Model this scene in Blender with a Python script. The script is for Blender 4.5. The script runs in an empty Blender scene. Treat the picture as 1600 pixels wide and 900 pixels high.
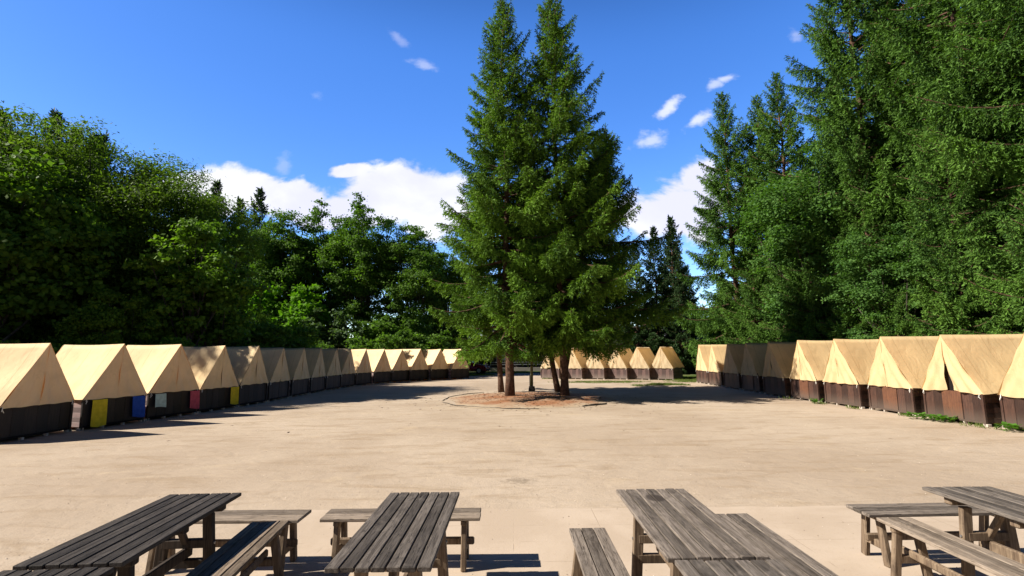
import bpy, bmesh, math, random
import numpy as np
from mathutils import Vector, Matrix, Quaternion

S = bpy.context.scene
COL = S.collection
R = math.radians

# ------------------------------------------------------------------ camera
cd = bpy.data.cameras.new('camera')
cam = bpy.data.objects.new('camera', cd); COL.objects.link(cam)
cd.sensor_width = 36.0; cd.lens = 17.1; cd.clip_start = 0.05; cd.clip_end = 3000
cam.matrix_world = Matrix.Translation((0, 0, 2.0)) @ Matrix.Rotation(math.pi/2 + math.atan(102/760), 4, 'X') @ Matrix.Rotation(-0.008, 4, 'Z')
S.camera = cam

# ------------------------------------------------------------------ sun
SUN = Vector((-math.cos(R(8))*math.cos(R(39)), -math.sin(R(8))*math.cos(R(39)), math.sin(R(39))))
ld = bpy.data.lights.new('sun', 'SUN'); ld.energy = 5.0; ld.angle = R(0.53); ld.color = (1.0, 0.94, 0.84)
lo = bpy.data.objects.new('sun', ld); COL.objects.link(lo)
lo.rotation_euler = SUN.to_track_quat('Z', 'Y').to_euler()
lo.location = (-30, -5, 30)

# ------------------------------------------------------------------ view
vs = S.view_settings
vs.view_transform = 'Standard'; vs.look = 'None'; vs.gamma = 1; vs.use_curve_mapping = False
vs.exposure = 0.98
S.render.engine = 'CYCLES'
S.cycles.max_bounces = 6; S.cycles.diffuse_bounces = 3; S.cycles.transmission_bounces = 3
S.cycles.transparent_max_bounces = 6; S.cycles.glossy_bounces = 2

# ------------------------------------------------------------------ world: sky and clouds
W = bpy.data.worlds.new('World'); S.world = W; W.use_nodes = True
nt = W.node_tree; nt.nodes.clear()
def N(t, typ, **kw):
    n = t.nodes.new(typ)
    for k, v in kw.items(): setattr(n, k, v)
    return n
def setin(t, sock, v):
    if isinstance(v, bpy.types.NodeSocket): t.links.new(v, sock)
    elif v is not None: sock.default_value = v
def MATH(t, op, a, b=None, c=None, clamp=False):
    n = N(t, 'ShaderNodeMath', operation=op, use_clamp=clamp)
    setin(t, n.inputs[0], a)
    if b is not None: setin(t, n.inputs[1], b)
    if c is not None: setin(t, n.inputs[2], c)
    return n.outputs[0]
def MIX(t, f, a, b, mode='MIX'):
    n = N(t, 'ShaderNodeMix', data_type='RGBA', blend_type=mode)
    setin(t, n.inputs['Factor'], f); setin(t, n.inputs[6], a); setin(t, n.inputs[7], b)
    return n.outputs[2]
def MAPR(t, v, a, b, c=0.0, d=1.0, smooth=True):
    n = N(t, 'ShaderNodeMapRange'); n.interpolation_type = 'SMOOTHSTEP' if smooth else 'LINEAR'
    setin(t, n.inputs['Value'], v)
    for k, x in zip(('From Min', 'From Max', 'To Min', 'To Max'), (a, b, c, d)): n.inputs[k].default_value = x
    return n.outputs[0]
def NOISE(t, vec, scale, detail=4, rough=0.55, dist=0.0):
    n = N(t, 'ShaderNodeTexNoise'); n.inputs['Scale'].default_value = scale; n.inputs['Detail'].default_value = detail
    n.inputs['Roughness'].default_value = rough; n.inputs['Distortion'].default_value = dist
    if vec is not None: t.links.new(vec, n.inputs['Vector'])
    return n.outputs['Fac']
sky = N(nt, 'ShaderNodeTexSky', sky_type='NISHITA', sun_disc=False)
sky.sun_elevation = R(39); sky.sun_rotation = math.atan2(SUN.x, SUN.y)
sky.altitude = 600; sky.air_density = 1.0; sky.dust_density = 0.25; sky.ozone_density = 2.5
hs = N(nt, 'ShaderNodeHueSaturation'); hs.inputs['Hue'].default_value = 0.513; hs.inputs['Saturation'].default_value = 1.30; hs.inputs['Value'].default_value = 1.0
nt.links.new(sky.outputs[0], hs.inputs['Color'])
tc = N(nt, 'ShaderNodeTexCoord')
sx = N(nt, 'ShaderNodeSeparateXYZ'); nt.links.new(tc.outputs['Generated'], sx.inputs[0])
yy = MATH(nt, 'MAXIMUM', sx.outputs[1], 0.05)
U = MATH(nt, 'DIVIDE', sx.outputs[0], yy); V = MATH(nt, 'DIVIDE', sx.outputs[2], yy)
cb = N(nt, 'ShaderNodeCombineXYZ'); nt.links.new(U, cb.inputs[0]); nt.links.new(V, cb.inputs[1])
mp = N(nt, 'ShaderNodeMapping'); mp.inputs['Scale'].default_value = (1, 1.5, 1); nt.links.new(cb.outputs[0], mp.inputs[0])
n1 = NOISE(nt, mp.outputs[0], 7.0, 9, 0.56, 0.3)
n2 = NOISE(nt, mp.outputs[0], 3.0, 3, 0.5)
n3 = NOISE(nt, mp.outputs[0], 22.0, 6, 0.6)
# cloud banks: centre u, v, radius u, v, tilt, strength
BANKS = [(-0.61, 0.352, 0.17, 0.058, 0.0, 1.0), (-0.47, 0.33, 0.10, 0.050, -0.1, 1.0), (-0.25, 0.345, 0.13, 0.070, 0.1, 1.0),
         (-0.36, 0.298, 0.17, 0.042, 0.0, 1.0), (-0.16, 0.315, 0.09, 0.075, 0.0, 1.0), (0.36, 0.305, 0.135, 0.085, 0.25, 1.0),
         (0.40, 0.36, 0.06, 0.05, 0.3, 0.9), (-0.345, 0.392, 0.055, 0.018, 0.1, 0.75)]
WISPS = [(0.352, 0.535, 0.034, 0.014, 0.75, 0.75), (0.335, 0.518, 0.025, 0.012, 0.4, 0.7), (0.305, 0.455, 0.040, 0.022, 0.2, 0.55), (0.408, 0.500, 0.036, 0.014, 0.6, 0.72),
         (0.445, 0.578, 0.022, 0.014, 0.6, 0.5), (0.478, 0.597, 0.024, 0.009, 0.2, 0.6), (-0.192, 0.636, 0.034, 0.014, -0.3, 0.36), (-0.25, 0.70, 0.03, 0.012, -0.8, 0.26),
         (0.70, 0.705, 0.03, 0.014, 0.3, 0.45), (0.635, 0.70, 0.016, 0.018, 0.7, 0.3), (-0.49, 0.405, 0.02, 0.03, -0.3, 0.25), (-0.424, 0.562, 0.018, 0.012, 0, 0.15)]
def ell(cu, cv, ru, rv, a):
    du = MATH(nt, 'SUBTRACT', U, cu); dv = MATH(nt, 'SUBTRACT', V, cv)
    ca, sa = math.cos(a), math.sin(a)
    p = MATH(nt, 'MULTIPLY_ADD', dv, sa/ru, MATH(nt, 'MULTIPLY', du, ca/ru))
    q = MATH(nt, 'MULTIPLY_ADD', du, -sa/rv, MATH(nt, 'MULTIPLY', dv, ca/rv))
    d2 = MATH(nt, 'ADD', MATH(nt, 'MULTIPLY', p, p), MATH(nt, 'MULTIPLY', q, q))
    return MATH(nt, 'SUBTRACT', 1.0, MATH(nt, 'SQRT', d2))
acc = None
for cu, cv, ru, rv, a, s in BANKS:
    e = ell(cu, cv, ru, rv, a)
    acc = e if acc is None else MATH(nt, 'MAXIMUM', acc, e)
dens = MATH(nt, 'ADD', acc, MATH(nt, 'MULTIPLY', MATH(nt, 'SUBTRACT', n1, 0.47), 1.9))
dens = MATH(nt, 'ADD', dens, MATH(nt, 'MULTIPLY', MATH(nt, 'SUBTRACT', n3, 0.5), 0.45))
cm = MAPR(nt, dens, 0.0, 0.34)
for cu, cv, ru, rv, a, s in WISPS:
    e = ell(cu, cv, ru*1.25, rv*1.25, a)
    e = MATH(nt, 'ADD', e, MATH(nt, 'MULTIPLY', MATH(nt, 'SUBTRACT', n3, 0.52), 2.2))
    cm = MATH(nt, 'MAXIMUM', cm, MAPR(nt, e, 0.0, 0.9, 0.0, s))
cm = MATH(nt, 'MULTIPLY', cm, MATH(nt, 'GREATER_THAN', sx.outputs[1], 0.1))
shade = MAPR(nt, MATH(nt, 'ADD', n2, MATH(nt, 'MULTIPLY', n1, 0.5)), 0.60, 0.90, 0.80, 1.0)
cc = N(nt, 'ShaderNodeCombineXYZ')
nt.links.new(MATH(nt, 'MULTIPLY', shade, 6.6), cc.inputs[0]); nt.links.new(MATH(nt, 'MULTIPLY', shade, 6.7), cc.inputs[1]); cc.inputs[2].default_value = 6.9
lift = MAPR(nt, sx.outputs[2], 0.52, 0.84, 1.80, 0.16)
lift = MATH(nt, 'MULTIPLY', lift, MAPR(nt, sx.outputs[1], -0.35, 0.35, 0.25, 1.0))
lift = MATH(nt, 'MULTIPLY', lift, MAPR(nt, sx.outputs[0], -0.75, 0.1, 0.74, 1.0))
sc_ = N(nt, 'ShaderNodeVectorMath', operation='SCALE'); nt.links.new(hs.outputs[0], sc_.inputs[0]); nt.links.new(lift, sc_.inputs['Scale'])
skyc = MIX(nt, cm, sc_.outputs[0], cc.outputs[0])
bg = N(nt, 'ShaderNodeBackground'); bg.inputs['Strength'].default_value = 0.085
nt.links.new(skyc, bg.inputs['Color'])
wo = N(nt, 'ShaderNodeOutputWorld'); nt.links.new(bg.outputs[0], wo.inputs['Surface'])

# ------------------------------------------------------------------ materials
def newmat(name):
    m = bpy.data.materials.new(name); m.use_nodes = True
    t = m.node_tree; t.nodes.clear()
    o = N(t, 'ShaderNodeOutputMaterial'); b = N(t, 'ShaderNodeBsdfPrincipled')
    t.links.new(b.outputs[0], o.inputs['Surface'])
    return m, t, b, o
def coord(t, kind='Object', scale=(1, 1, 1)):
    c = N(t, 'ShaderNodeTexCoord'); p = N(t, 'ShaderNodeMapping'); p.inputs['Scale'].default_value = scale
    t.links.new(c.outputs[kind], p.inputs[0]); return p.outputs[0]
def bump(t, b, h, strength=0.3, dist=0.01):
    n = N(t, 'ShaderNodeBump'); n.inputs['Strength'].default_value = strength; n.inputs['Distance'].default_value = dist
    t.links.new(h, n.inputs['Height']); t.links.new(n.outputs[0], b.inputs['Normal'])
def wpos(t, scale=(1, 1, 1)):
    g = N(t, 'ShaderNodeNewGeometry'); p = N(t, 'ShaderNodeMapping'); p.inputs['Scale'].default_value = scale
    t.links.new(g.outputs['Position'], p.inputs[0]); return p.outputs[0]
def plain(name, col, rough=0.6, spec=0.5, metallic=0.0, var=0.15):
    m, t, b, o = newmat(name)
    n = NOISE(t, wpos(t), 9, 4)
    k = MAPR(t, n, 0.3, 0.7, 1-var, 1+var)
    mm = N(t, 'ShaderNodeVectorMath', operation='SCALE'); mm.inputs[0].default_value = col[:3]; t.links.new(k, mm.inputs['Scale'])
    t.links.new(mm.outputs[0], b.inputs['Base Color'])
    b.inputs['Roughness'].default_value = rough; b.inputs['Specular IOR Level'].default_value = spec; b.inputs['Metallic'].default_value = metallic
    return m

def sand_mat():
    m, t, b, o = newmat('sand')
    P = wpos(t)
    big = NOISE(t, P, 0.18, 5, 0.6, 0.4)
    mid = NOISE(t, wpos(t, (0.6, 2.2, 1)), 1.1, 5, 0.65, 0.6)
    fin = NOISE(t, P, 38, 3, 0.7)
    c = MIX(t, MAPR(t, big, 0.35, 0.65), (0.342, 0.264, 0.192, 1), (0.420, 0.335, 0.252, 1))
    c = MIX(t, MAPR(t, mid, 0.48, 0.70, 0, 0.75), c, (0.290, 0.213, 0.140, 1))
    c = MIX(t, MAPR(t, NOISE(t, wpos(t, (1, 1.6, 1)), 0.45, 6, 0.7, 1.0), 0.55, 0.7, 0, 0.4), c, (0.48, 0.37, 0.25, 1))
    c = MIX(t, MAPR(t, fin, 0.56, 0.72, 0, 0.45), c, (0.24, 0.175, 0.12, 1))
    # small dark specks and pale grit
    v = N(t, 'ShaderNodeTexVoronoi'); v.inputs['Scale'].default_value = 9; t.links.new(P, v.inputs['Vector'])
    sp = MATH(t, 'LESS_THAN', v.outputs['Distance'], 0.11)
    wn = N(t, 'ShaderNodeTexWhiteNoise'); t.links.new(v.outputs['Position'], wn.inputs['Vector'])
    sp = MATH(t, 'MULTIPLY', sp, MATH(t, 'GREATER_THAN', wn.outputs['Value'], 0.72))
    c = MIX(t, MATH(t, 'MULTIPLY', sp, 0.4), c, (0.16, 0.12, 0.085, 1))
    # dark stain in the middle of the yard
    sxx = N(t, 'ShaderNodeSeparateXYZ'); g = N(t, 'ShaderNodeNewGeometry'); t.links.new(g.outputs['Position'], sxx.inputs[0])
    dx = MATH(t, 'DIVIDE', MATH(t, 'SUBTRACT', sxx.outputs[0], 0.08), 0.36); dy = MATH(t, 'DIVIDE', MATH(t, 'SUBTRACT', sxx.outputs[1], 8.0), 0.26)
    d = MATH(t, 'SQRT', MATH(t, 'ADD', MATH(t, 'MULTIPLY', dx, dx), MATH(t, 'MULTIPLY', dy, dy)))
    d = MATH(t, 'ADD', d, MATH(t, 'MULTIPLY', MATH(t, 'SUBTRACT', NOISE(t, P, 9, 5, 0.7), 0.5), 3.2))
    c = MIX(t, MAPR(t, d, 0.1, 1.1, 0.6, 0.0), c, (0.17, 0.13, 0.09, 1))
    t.links.new(c, b.inputs['Base Color']); b.inputs['Roughness'].default_value = 0.95; b.inputs['Specular IOR Level'].default_value = 0.15
    h = MATH(t, 'ADD', MATH(t, 'MULTIPLY', fin, 0.5), MATH(t, 'MULTIPLY', mid, 1.0))
    h = MATH(t, 'ADD', h, MATH(t, 'MULTIPLY', NOISE(t, P, 7, 4, 0.6), 0.8))
    h = MATH(t, 'ADD', h, MATH(t, 'MULTIPLY', NOISE(t, wpos(t, (1, 1.4, 1)), 2.2, 3, 0.5, 0.5), 2.2))
    bump(t, b, h, 0.55, 0.02)
    return m
def paving_mat():
    m, t, b, o = newmat('paving')
    P = wpos(t)
    br = N(t, 'ShaderNodeTexBrick'); br.offset = 0.0; br.inputs['Scale'].default_value = 1.0
    br.inputs['Brick Width'].default_value = 1.0; br.inputs['Row Height'].default_value = 0.5; br.inputs['Mortar Size'].default_value = 0.006
    br.inputs['Mortar Smooth'].default_value = 0.4
    t.links.new(P, br.inputs['Vector'])
    big = NOISE(t, P, 0.9, 5, 0.6, 0.5)
    fin = NOISE(t, P, 45, 3, 0.7)
    c = MIX(t, MAPR(t, big, 0.35, 0.65), (0.395, 0.308, 0.228, 1), (0.450, 0.358, 0.272, 1))
    c = MIX(t, MAPR(t, fin, 0.56, 0.72, 0, 0.35), c, (0.30, 0.22, 0.15, 1))
    jm = MATH(t, 'MULTIPLY', br.outputs['Fac'], MAPR(t, NOISE(t, P, 2.3, 3), 0.48, 0.62, 0.0, 0.45))
    c = MIX(t, jm, c, (0.26, 0.19, 0.13, 1))
    t.links.new(c, b.inputs['Base Color']); b.inputs['Roughness'].default_value = 0.9; b.inputs['Specular IOR Level'].default_value = 0.2
    bump(t, b, MATH(t, 'SUBTRACT', MATH(t, 'MULTIPLY', fin, 0.5), MATH(t, 'MULTIPLY', jm, 1.5)), 0.4, 0.01)
    return m
def two_tone(name, a, bcol, sc, rough=0.9, lo=0.4, hi=0.6, bs=0.4):
    m, t, b, o = newmat(name)
    P = wpos(t)
    n = NOISE(t, P, sc, 6, 0.65, 0.4); f = NOISE(t, P, sc*14, 3, 0.7)
    c = MIX(t, MAPR(t, n, lo, hi), a, bcol)
    c = MIX(t, MAPR(t, f, 0.5, 0.75, 0, 0.5), c, tuple(x*0.45 for x in a[:3]) + (1,))
    t.links.new(c, b.inputs['Base Color']); b.inputs['Roughness'].default_value = rough; b.inputs['Specular IOR Level'].default_value = 0.15
    bump(t, b, MATH(t, 'ADD', n, f), bs, 0.03)
    return m
def mound_mat(name, a, bcol, sc, bs=0.6):
    m = two_tone(name, a, bcol, sc, bs=bs); t = m.node_tree; b = [n for n in t.nodes if n.type == 'BSDF_PRINCIPLED'][0]
    src = b.inputs['Base Color'].links[0].from_socket
    g = N(t, 'ShaderNodeNewGeometry'); q = N(t, 'ShaderNodeSeparateXYZ'); t.links.new(g.outputs['Position'], q.inputs[0])
    dx = MATH(t, 'DIVIDE', MATH(t, 'SUBTRACT', q.outputs[0], 0.75), 3.75); dy = MATH(t, 'DIVIDE', MATH(t, 'SUBTRACT', q.outputs[1], 21.9), 3.9)
    d = MATH(t, 'SQRT', MATH(t, 'ADD', MATH(t, 'MULTIPLY', dx, dx), MATH(t, 'MULTIPLY', dy, dy)))
    d = MATH(t, 'ADD', d, MATH(t, 'MULTIPLY', MATH(t, 'SUBTRACT', NOISE(t, wpos(t), 1.3, 6, 0.7), 0.5), 0.7))
    t.links.new(MIX(t, MAPR(t, d, 0.72, 1.0), src, (0.375, 0.288, 0.200, 1)), b.inputs['Base Color'])
    return m
def wood(name, c1, c2, grain='Z', rough=0.6, spec=0.4, gs=1.0, islandvar=0.35, dirt=None, bs=0.4, cracks=0.0, spot=None):
    m, t, b, o = newmat(name)
    s = {'X': (1.2, 22, 22), 'Y': (22, 1.2, 22), 'Z': (22, 22, 1.2)}[grain]
    P = coord(t, 'Object', tuple(x*gs for x in s))
    g = N(t, 'ShaderNodeNewGeometry')
    add = N(t, 'ShaderNodeVectorMath', operation='ADD'); t.links.new(P, add.inputs[0])
    sc = MATH(t, 'MULTIPLY', g.outputs['Random Per Island'], 37.0)
    t.links.new(sc, add.inputs[1])
    n = NOISE(t, add.outputs[0], 2.2, 6, 0.68, 0.7)
    n2 = NOISE(t, coord(t, 'Object'), 4.5, 4, 0.65, 0.3)
    c = MIX(t, MAPR(t, n, 0.34, 0.66), c1, c2)
    k = MAPR(t, g.outputs['Random Per Island'], 0, 1, 1-islandvar, 1+islandvar, smooth=False)
    v = N(t, 'ShaderNodeVectorMath', operation='SCALE'); t.links.new(c, v.inputs[0]); t.links.new(k, v.inputs['Scale'])
    c = v.outputs[0]
    c = MIX(t, MAPR(t, n2, 0.52, 0.75, 0, 0.55), c, tuple(x*0.5 for x in c1[:3]) + (1,))
    if cracks:
        cn = NOISE(t, add.outputs[0], 6.5, 3, 0.6, 0.4)
        c = MIX(t, MAPR(t, cn, 0.60, 0.70, 0, cracks), c, tuple(x*0.22 for x in c1[:3]) + (1,))
        pn = NOISE(t, coord(t, 'Object', (3, 1.2, 3)), 2.0, 5, 0.7, 0.8)
        c = MIX(t, MAPR(t, pn, 0.54, 0.72, 0, 0.45), c, tuple(min(1, x*1.5) for x in c2[:3]) + (1,))
        n = MATH(t, 'SUBTRACT', n, MATH(t, 'MULTIPLY', MAPR(t, cn, 0.60, 0.70), 0.6))
    if spot:
        so = N(t, 'ShaderNodeSeparateXYZ'); co = N(t, 'ShaderNodeTexCoord'); t.links.new(co.outputs['Object'], so.inputs[0])
        ax = MATH(t, 'DIVIDE', MATH(t, 'SUBTRACT', so.outputs[0], spot[0]), spot[2]); ay = MATH(t, 'DIVIDE', MATH(t, 'SUBTRACT', so.outputs[1], spot[1]), spot[3])
        sd_ = MATH(t, 'SQRT', MATH(t, 'ADD', MATH(t, 'MULTIPLY', ax, ax), MATH(t, 'MULTIPLY', ay, ay)))
        sd_ = MATH(t, 'ADD', sd_, MATH(t, 'MULTIPLY', MATH(t, 'SUBTRACT', n2, 0.5), 1.2))
        c = MIX(t, MAPR(t, sd_, 0.75, 1.15, 0.75, 0.0), c, (0.03, 0.022, 0.018, 1))
    if dirt:
        sz = N(t, 'ShaderNodeSeparateXYZ'); cc2 = N(t, 'ShaderNodeTexCoord'); t.links.new(cc2.outputs['Object'], sz.inputs[0])
        zf = MATH(t, 'ADD', sz.outputs[2], MATH(t, 'MULTIPLY', MATH(t, 'SUBTRACT', n, 0.5), 0.5))
        c = MIX(t, MAPR(t, zf, 0.05, 0.5, 0.8, 0.0), c, dirt)
    t.links.new(c, b.inputs['Base Color'])
    b.inputs['Roughness'].default_value = rough; b.inputs['Specular IOR Level'].default_value = spec
    bump(t, b, n, bs, 0.006)
    return m
def canvas_mat(name, col, trans=0.32, tt=(1.0, 0.82, 0.60, 1)):
    m, t, b, o = newmat(name)
    P = wpos(t)
    n = NOISE(t, P, 1.6, 4, 0.6, 0.4); f = NOISE(t, coord(t, 'Object', (1, 1, 0.25)), 7, 4, 0.7)
    c = MIX(t, MAPR(t, n, 0.35, 0.7), col, tuple(x*0.88 for x in col[:3]) + (1,))
    c = MIX(t, MAPR(t, f, 0.55, 0.8, 0, 0.35), c, (col[0]*0.72, col[1]*0.66, col[2]*0.6, 1))
    so = N(t, 'ShaderNodeSeparateXYZ'); co = N(t, 'ShaderNodeTexCoord'); t.links.new(co.outputs['Object'], so.inputs[0])
    sm = MATH(t, 'ABSOLUTE', MATH(t, 'SUBTRACT', MATH(t, 'FRACT', MATH(t, 'ADD', MATH(t, 'DIVIDE', so.outputs[1], 0.78), 0.2)), 0.5))
    seam = MATH(t, 'LESS_THAN', sm, 0.014)
    st = NOISE(t, coord(t, 'Object', (1.4, 1.4, 0.5)), 2.6, 6, 0.75, 1.2)
    c = MIX(t, MAPR(t, st, 0.54, 0.72, 0, 0.40), c, (col[0]*0.66, col[1]*0.60, col[2]*0.55, 1))
    c = MIX(t, MATH(t, 'MULTIPLY', seam, 0.35), c, (col[0]*0.5, col[1]*0.45, col[2]*0.4, 1))
    b.inputs['Roughness'].default_value = 0.85; b.inputs['Specular IOR Level'].default_value = 0.2
    t.links.new(c, b.inputs['Base Color'])
    tr = N(t, 'ShaderNodeBsdfTranslucent'); v = N(t, 'ShaderNodeMix', data_type='RGBA', blend_type='MULTIPLY'); v.inputs[0].default_value = 1
    t.links.new(c, v.inputs[6]); v.inputs[7].default_value = tt; t.links.new(v.outputs[2], tr.inputs['Color'])
    mx = N(t, 'ShaderNodeMixShader'); mx.inputs[0].default_value = trans
    t.links.new(b.outputs[0], mx.inputs[1]); t.links.new(tr.outputs[0], mx.inputs[2]); t.links.new(mx.outputs[0], o.inputs['Surface'])
    bump(t, b, MATH(t, 'ADD', NOISE(t, coord(t, 'Object', (1, 1, 0.5)), 3.2, 3, 0.5, 1.5), MATH(t, 'MULTIPLY', NOISE(t, coord(t, 'Object'), 13, 3, 0.6, 0.5), 0.25)), 0.28, 0.05)
    return m
def leaf_mat(name, c1, c2, trans=0.35, tcol=(1.15, 1.35, 0.45), gloss=0.12, rough=0.65):
    m, t, b, o = newmat(name)
    a = N(t, 'ShaderNodeAttribute', attribute_name='tint')
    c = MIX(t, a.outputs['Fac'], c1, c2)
    t.links.new(c, b.inputs['Base Color']); b.inputs['Roughness'].default_value = rough; b.inputs['Specular IOR Level'].default_value = gloss
    tr = N(t, 'ShaderNodeBsdfTranslucent'); v = N(t, 'ShaderNodeVectorMath', operation='MULTIPLY')
    t.links.new(c, v.inputs[0]); v.inputs[1].default_value = tcol; t.links.new(v.outputs[0], tr.inputs['Color'])
    mx = N(t, 'ShaderNodeMixShader'); mx.inputs[0].default_value = trans
    t.links.new(b.outputs[0], mx.inputs[1]); t.links.new(tr.outputs[0], mx.inputs[2]); t.links.new(mx.outputs[0], o.inputs['Surface'])
    return m
M = {}
M['sand'] = sand_mat(); M['paving'] = paving_mat()
M['forest'] = two_tone('forest_floor', (0.045, 0.055, 0.022, 1), (0.075, 0.06, 0.035, 1), 0.6)
M['lawn'] = two_tone('lawn', (0.06, 0.10, 0.025, 1), (0.12, 0.13, 0.05, 1), 0.8)
M['mound'] = mound_mat('needle_litter', (0.27, 0.125, 0.062, 1), (0.335, 0.215, 0.135, 1), 0.9, bs=0.6)
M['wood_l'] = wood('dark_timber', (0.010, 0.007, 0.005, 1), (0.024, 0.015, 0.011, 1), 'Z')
M['wood_r'] = wood('brown_timber', (0.030, 0.014, 0.010, 1), (0.072, 0.034, 0.022, 1), 'Z', dirt=(0.095, 0.068, 0.052, 1))
M['wood_door'] = wood('door_timber', (0.070, 0.028, 0.015, 1), (0.13, 0.055, 0.028, 1), 'Z', dirt=(0.11, 0.08, 0.06, 1))
M['wood_m'] = wood('faded_timber', (0.060, 0.032, 0.028, 1), (0.115, 0.068, 0.058, 1), 'Z', dirt=(0.17, 0.13, 0.105, 1))
M['wood_side'] = wood('sunlit_side_timber', (0.25, 0.17, 0.16, 1), (0.33, 0.24, 0.22, 1), 'Y')  # left base planks paled, sunlight on the sides put into the colour
M['black'] = plain('dark_gap', (0.012, 0.010, 0.009), 0.9, 0.1)
M['canvas_l'] = canvas_mat('cream_canvas', (0.86, 0.645, 0.375, 1), 0.13, (1.0, 0.5, 0.16, 1))
M['canvas_m'] = canvas_mat('tan_canvas', (0.86, 0.70, 0.46, 1), 0.50, (1.0, 0.92, 0.78, 1))
M['canvas_r'] = canvas_mat('ochre_canvas', (0.84, 0.64, 0.355, 1), 0.38)
M['rope'] = plain('white_rope', (0.62, 0.60, 0.55), 0.9, 0.2)
M['stone'] = plain('stone', (0.42, 0.36, 0.30), 0.9, 0.2, var=0.3)
TW = {}
for k, a, b2 in (('a', (0.022, 0.018, 0.015, 1), (0.060, 0.051, 0.044, 1)), ('b', (0.050, 0.041, 0.034, 1), (0.125, 0.105, 0.088, 1)),  # darkest tone stands in for grazing light on the left tables
                 ('c', (0.085, 0.068, 0.054, 1), (0.20, 0.165, 0.135, 1)), ('d', (0.068, 0.056, 0.046, 1), (0.150, 0.126, 0.105, 1)),
                 ('f', (0.11, 0.080, 0.055, 1), (0.23, 0.175, 0.125, 1)), ('e', (0.15, 0.115, 0.085, 1), (0.27, 0.215, 0.165, 1))):
    TW[k] = wood('weathered_wood_'+k, a, b2, 'Y', rough=0.7, spec=0.12, islandvar=0.33, bs=0.9, cracks=0.8)
TW['s'] = wood('stained_weathered_wood', (0.085, 0.068, 0.054, 1), (0.20, 0.165, 0.135, 1), 'Y', rough=0.7, spec=0.12, islandvar=0.3, bs=0.9, cracks=0.8, spot=(-0.03, 0.47, 0.075, 0.11))
M['leg_shaded'] = wood('shaded_leg_wood', (0.02, 0.015, 0.011, 1), (0.055, 0.04, 0.03, 1), 'Z', rough=0.8, spec=0.2)  # leg wood darkened, shade of the backlit left tables painted in
M['leg'] = wood('leg_wood', (0.085, 0.056, 0.036, 1), (0.20, 0.145, 0.095, 1), 'Z', rough=0.75, spec=0.25, islandvar=0.25)
M['bark'] = two_tone('bark', (0.075, 0.042, 0.028, 1), (0.15, 0.085, 0.055, 1), 7, lo=0.35, hi=0.65, bs=1.0)
M['bark_grey'] = two_tone('grey_bark', (0.06, 0.052, 0.04, 1), (0.11, 0.095, 0.075, 1), 6, bs=1.0)
M['spruce'] = leaf_mat('spruce_needles', (0.030, 0.072, 0.010, 1), (0.175, 0.310, 0.035, 1), 0.28, (1.2, 1.3, 0.5))
M['spruce_r'] = leaf_mat('deep_spruce_needles', (0.026, 0.066, 0.013, 1), (0.130, 0.250, 0.038, 1), 0.28, (1.2, 1.3, 0.5))
M['spruce_far'] = leaf_mat('far_spruce_needles', (0.018, 0.040, 0.013, 1), (0.040, 0.078, 0.022, 1), 0.15)
M['willow'] = leaf_mat('willow_leaves', (0.055, 0.095, 0.012, 1), (0.15, 0.235, 0.030, 1), 0.42)
M['leaf_l'] = leaf_mat('broad_leaves', (0.045, 0.095, 0.012, 1), (0.16, 0.27, 0.03, 1), 0.42)
M['leaf_d'] = leaf_mat('dark_broad_leaves', (0.036, 0.082, 0.014, 1), (0.145, 0.255, 0.036, 1), 0.42)
M['leaf_b'] = leaf_mat('bright_leaves', (0.075, 0.17, 0.012, 1), (0.15, 0.31, 0.022, 1), 0.45)
M['leaf_m'] = leaf_mat('maple_leaves', (0.038, 0.098, 0.022, 1), (0.115, 0.215, 0.045, 1), 0.38)
M['leaf_g'] = leaf_mat('grey_green_leaves', (0.055, 0.095, 0.036, 1), (0.11, 0.175, 0.070, 1), 0.3)
M['grass'] = leaf_mat('grass_blades', (0.09, 0.13, 0.028, 1), (0.17, 0.21, 0.06, 1), 0.3)
M['weed'] = leaf_mat('weed_leaves', (0.07, 0.17, 0.02, 1), (0.12, 0.26, 0.04, 1), 0.35)

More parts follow.
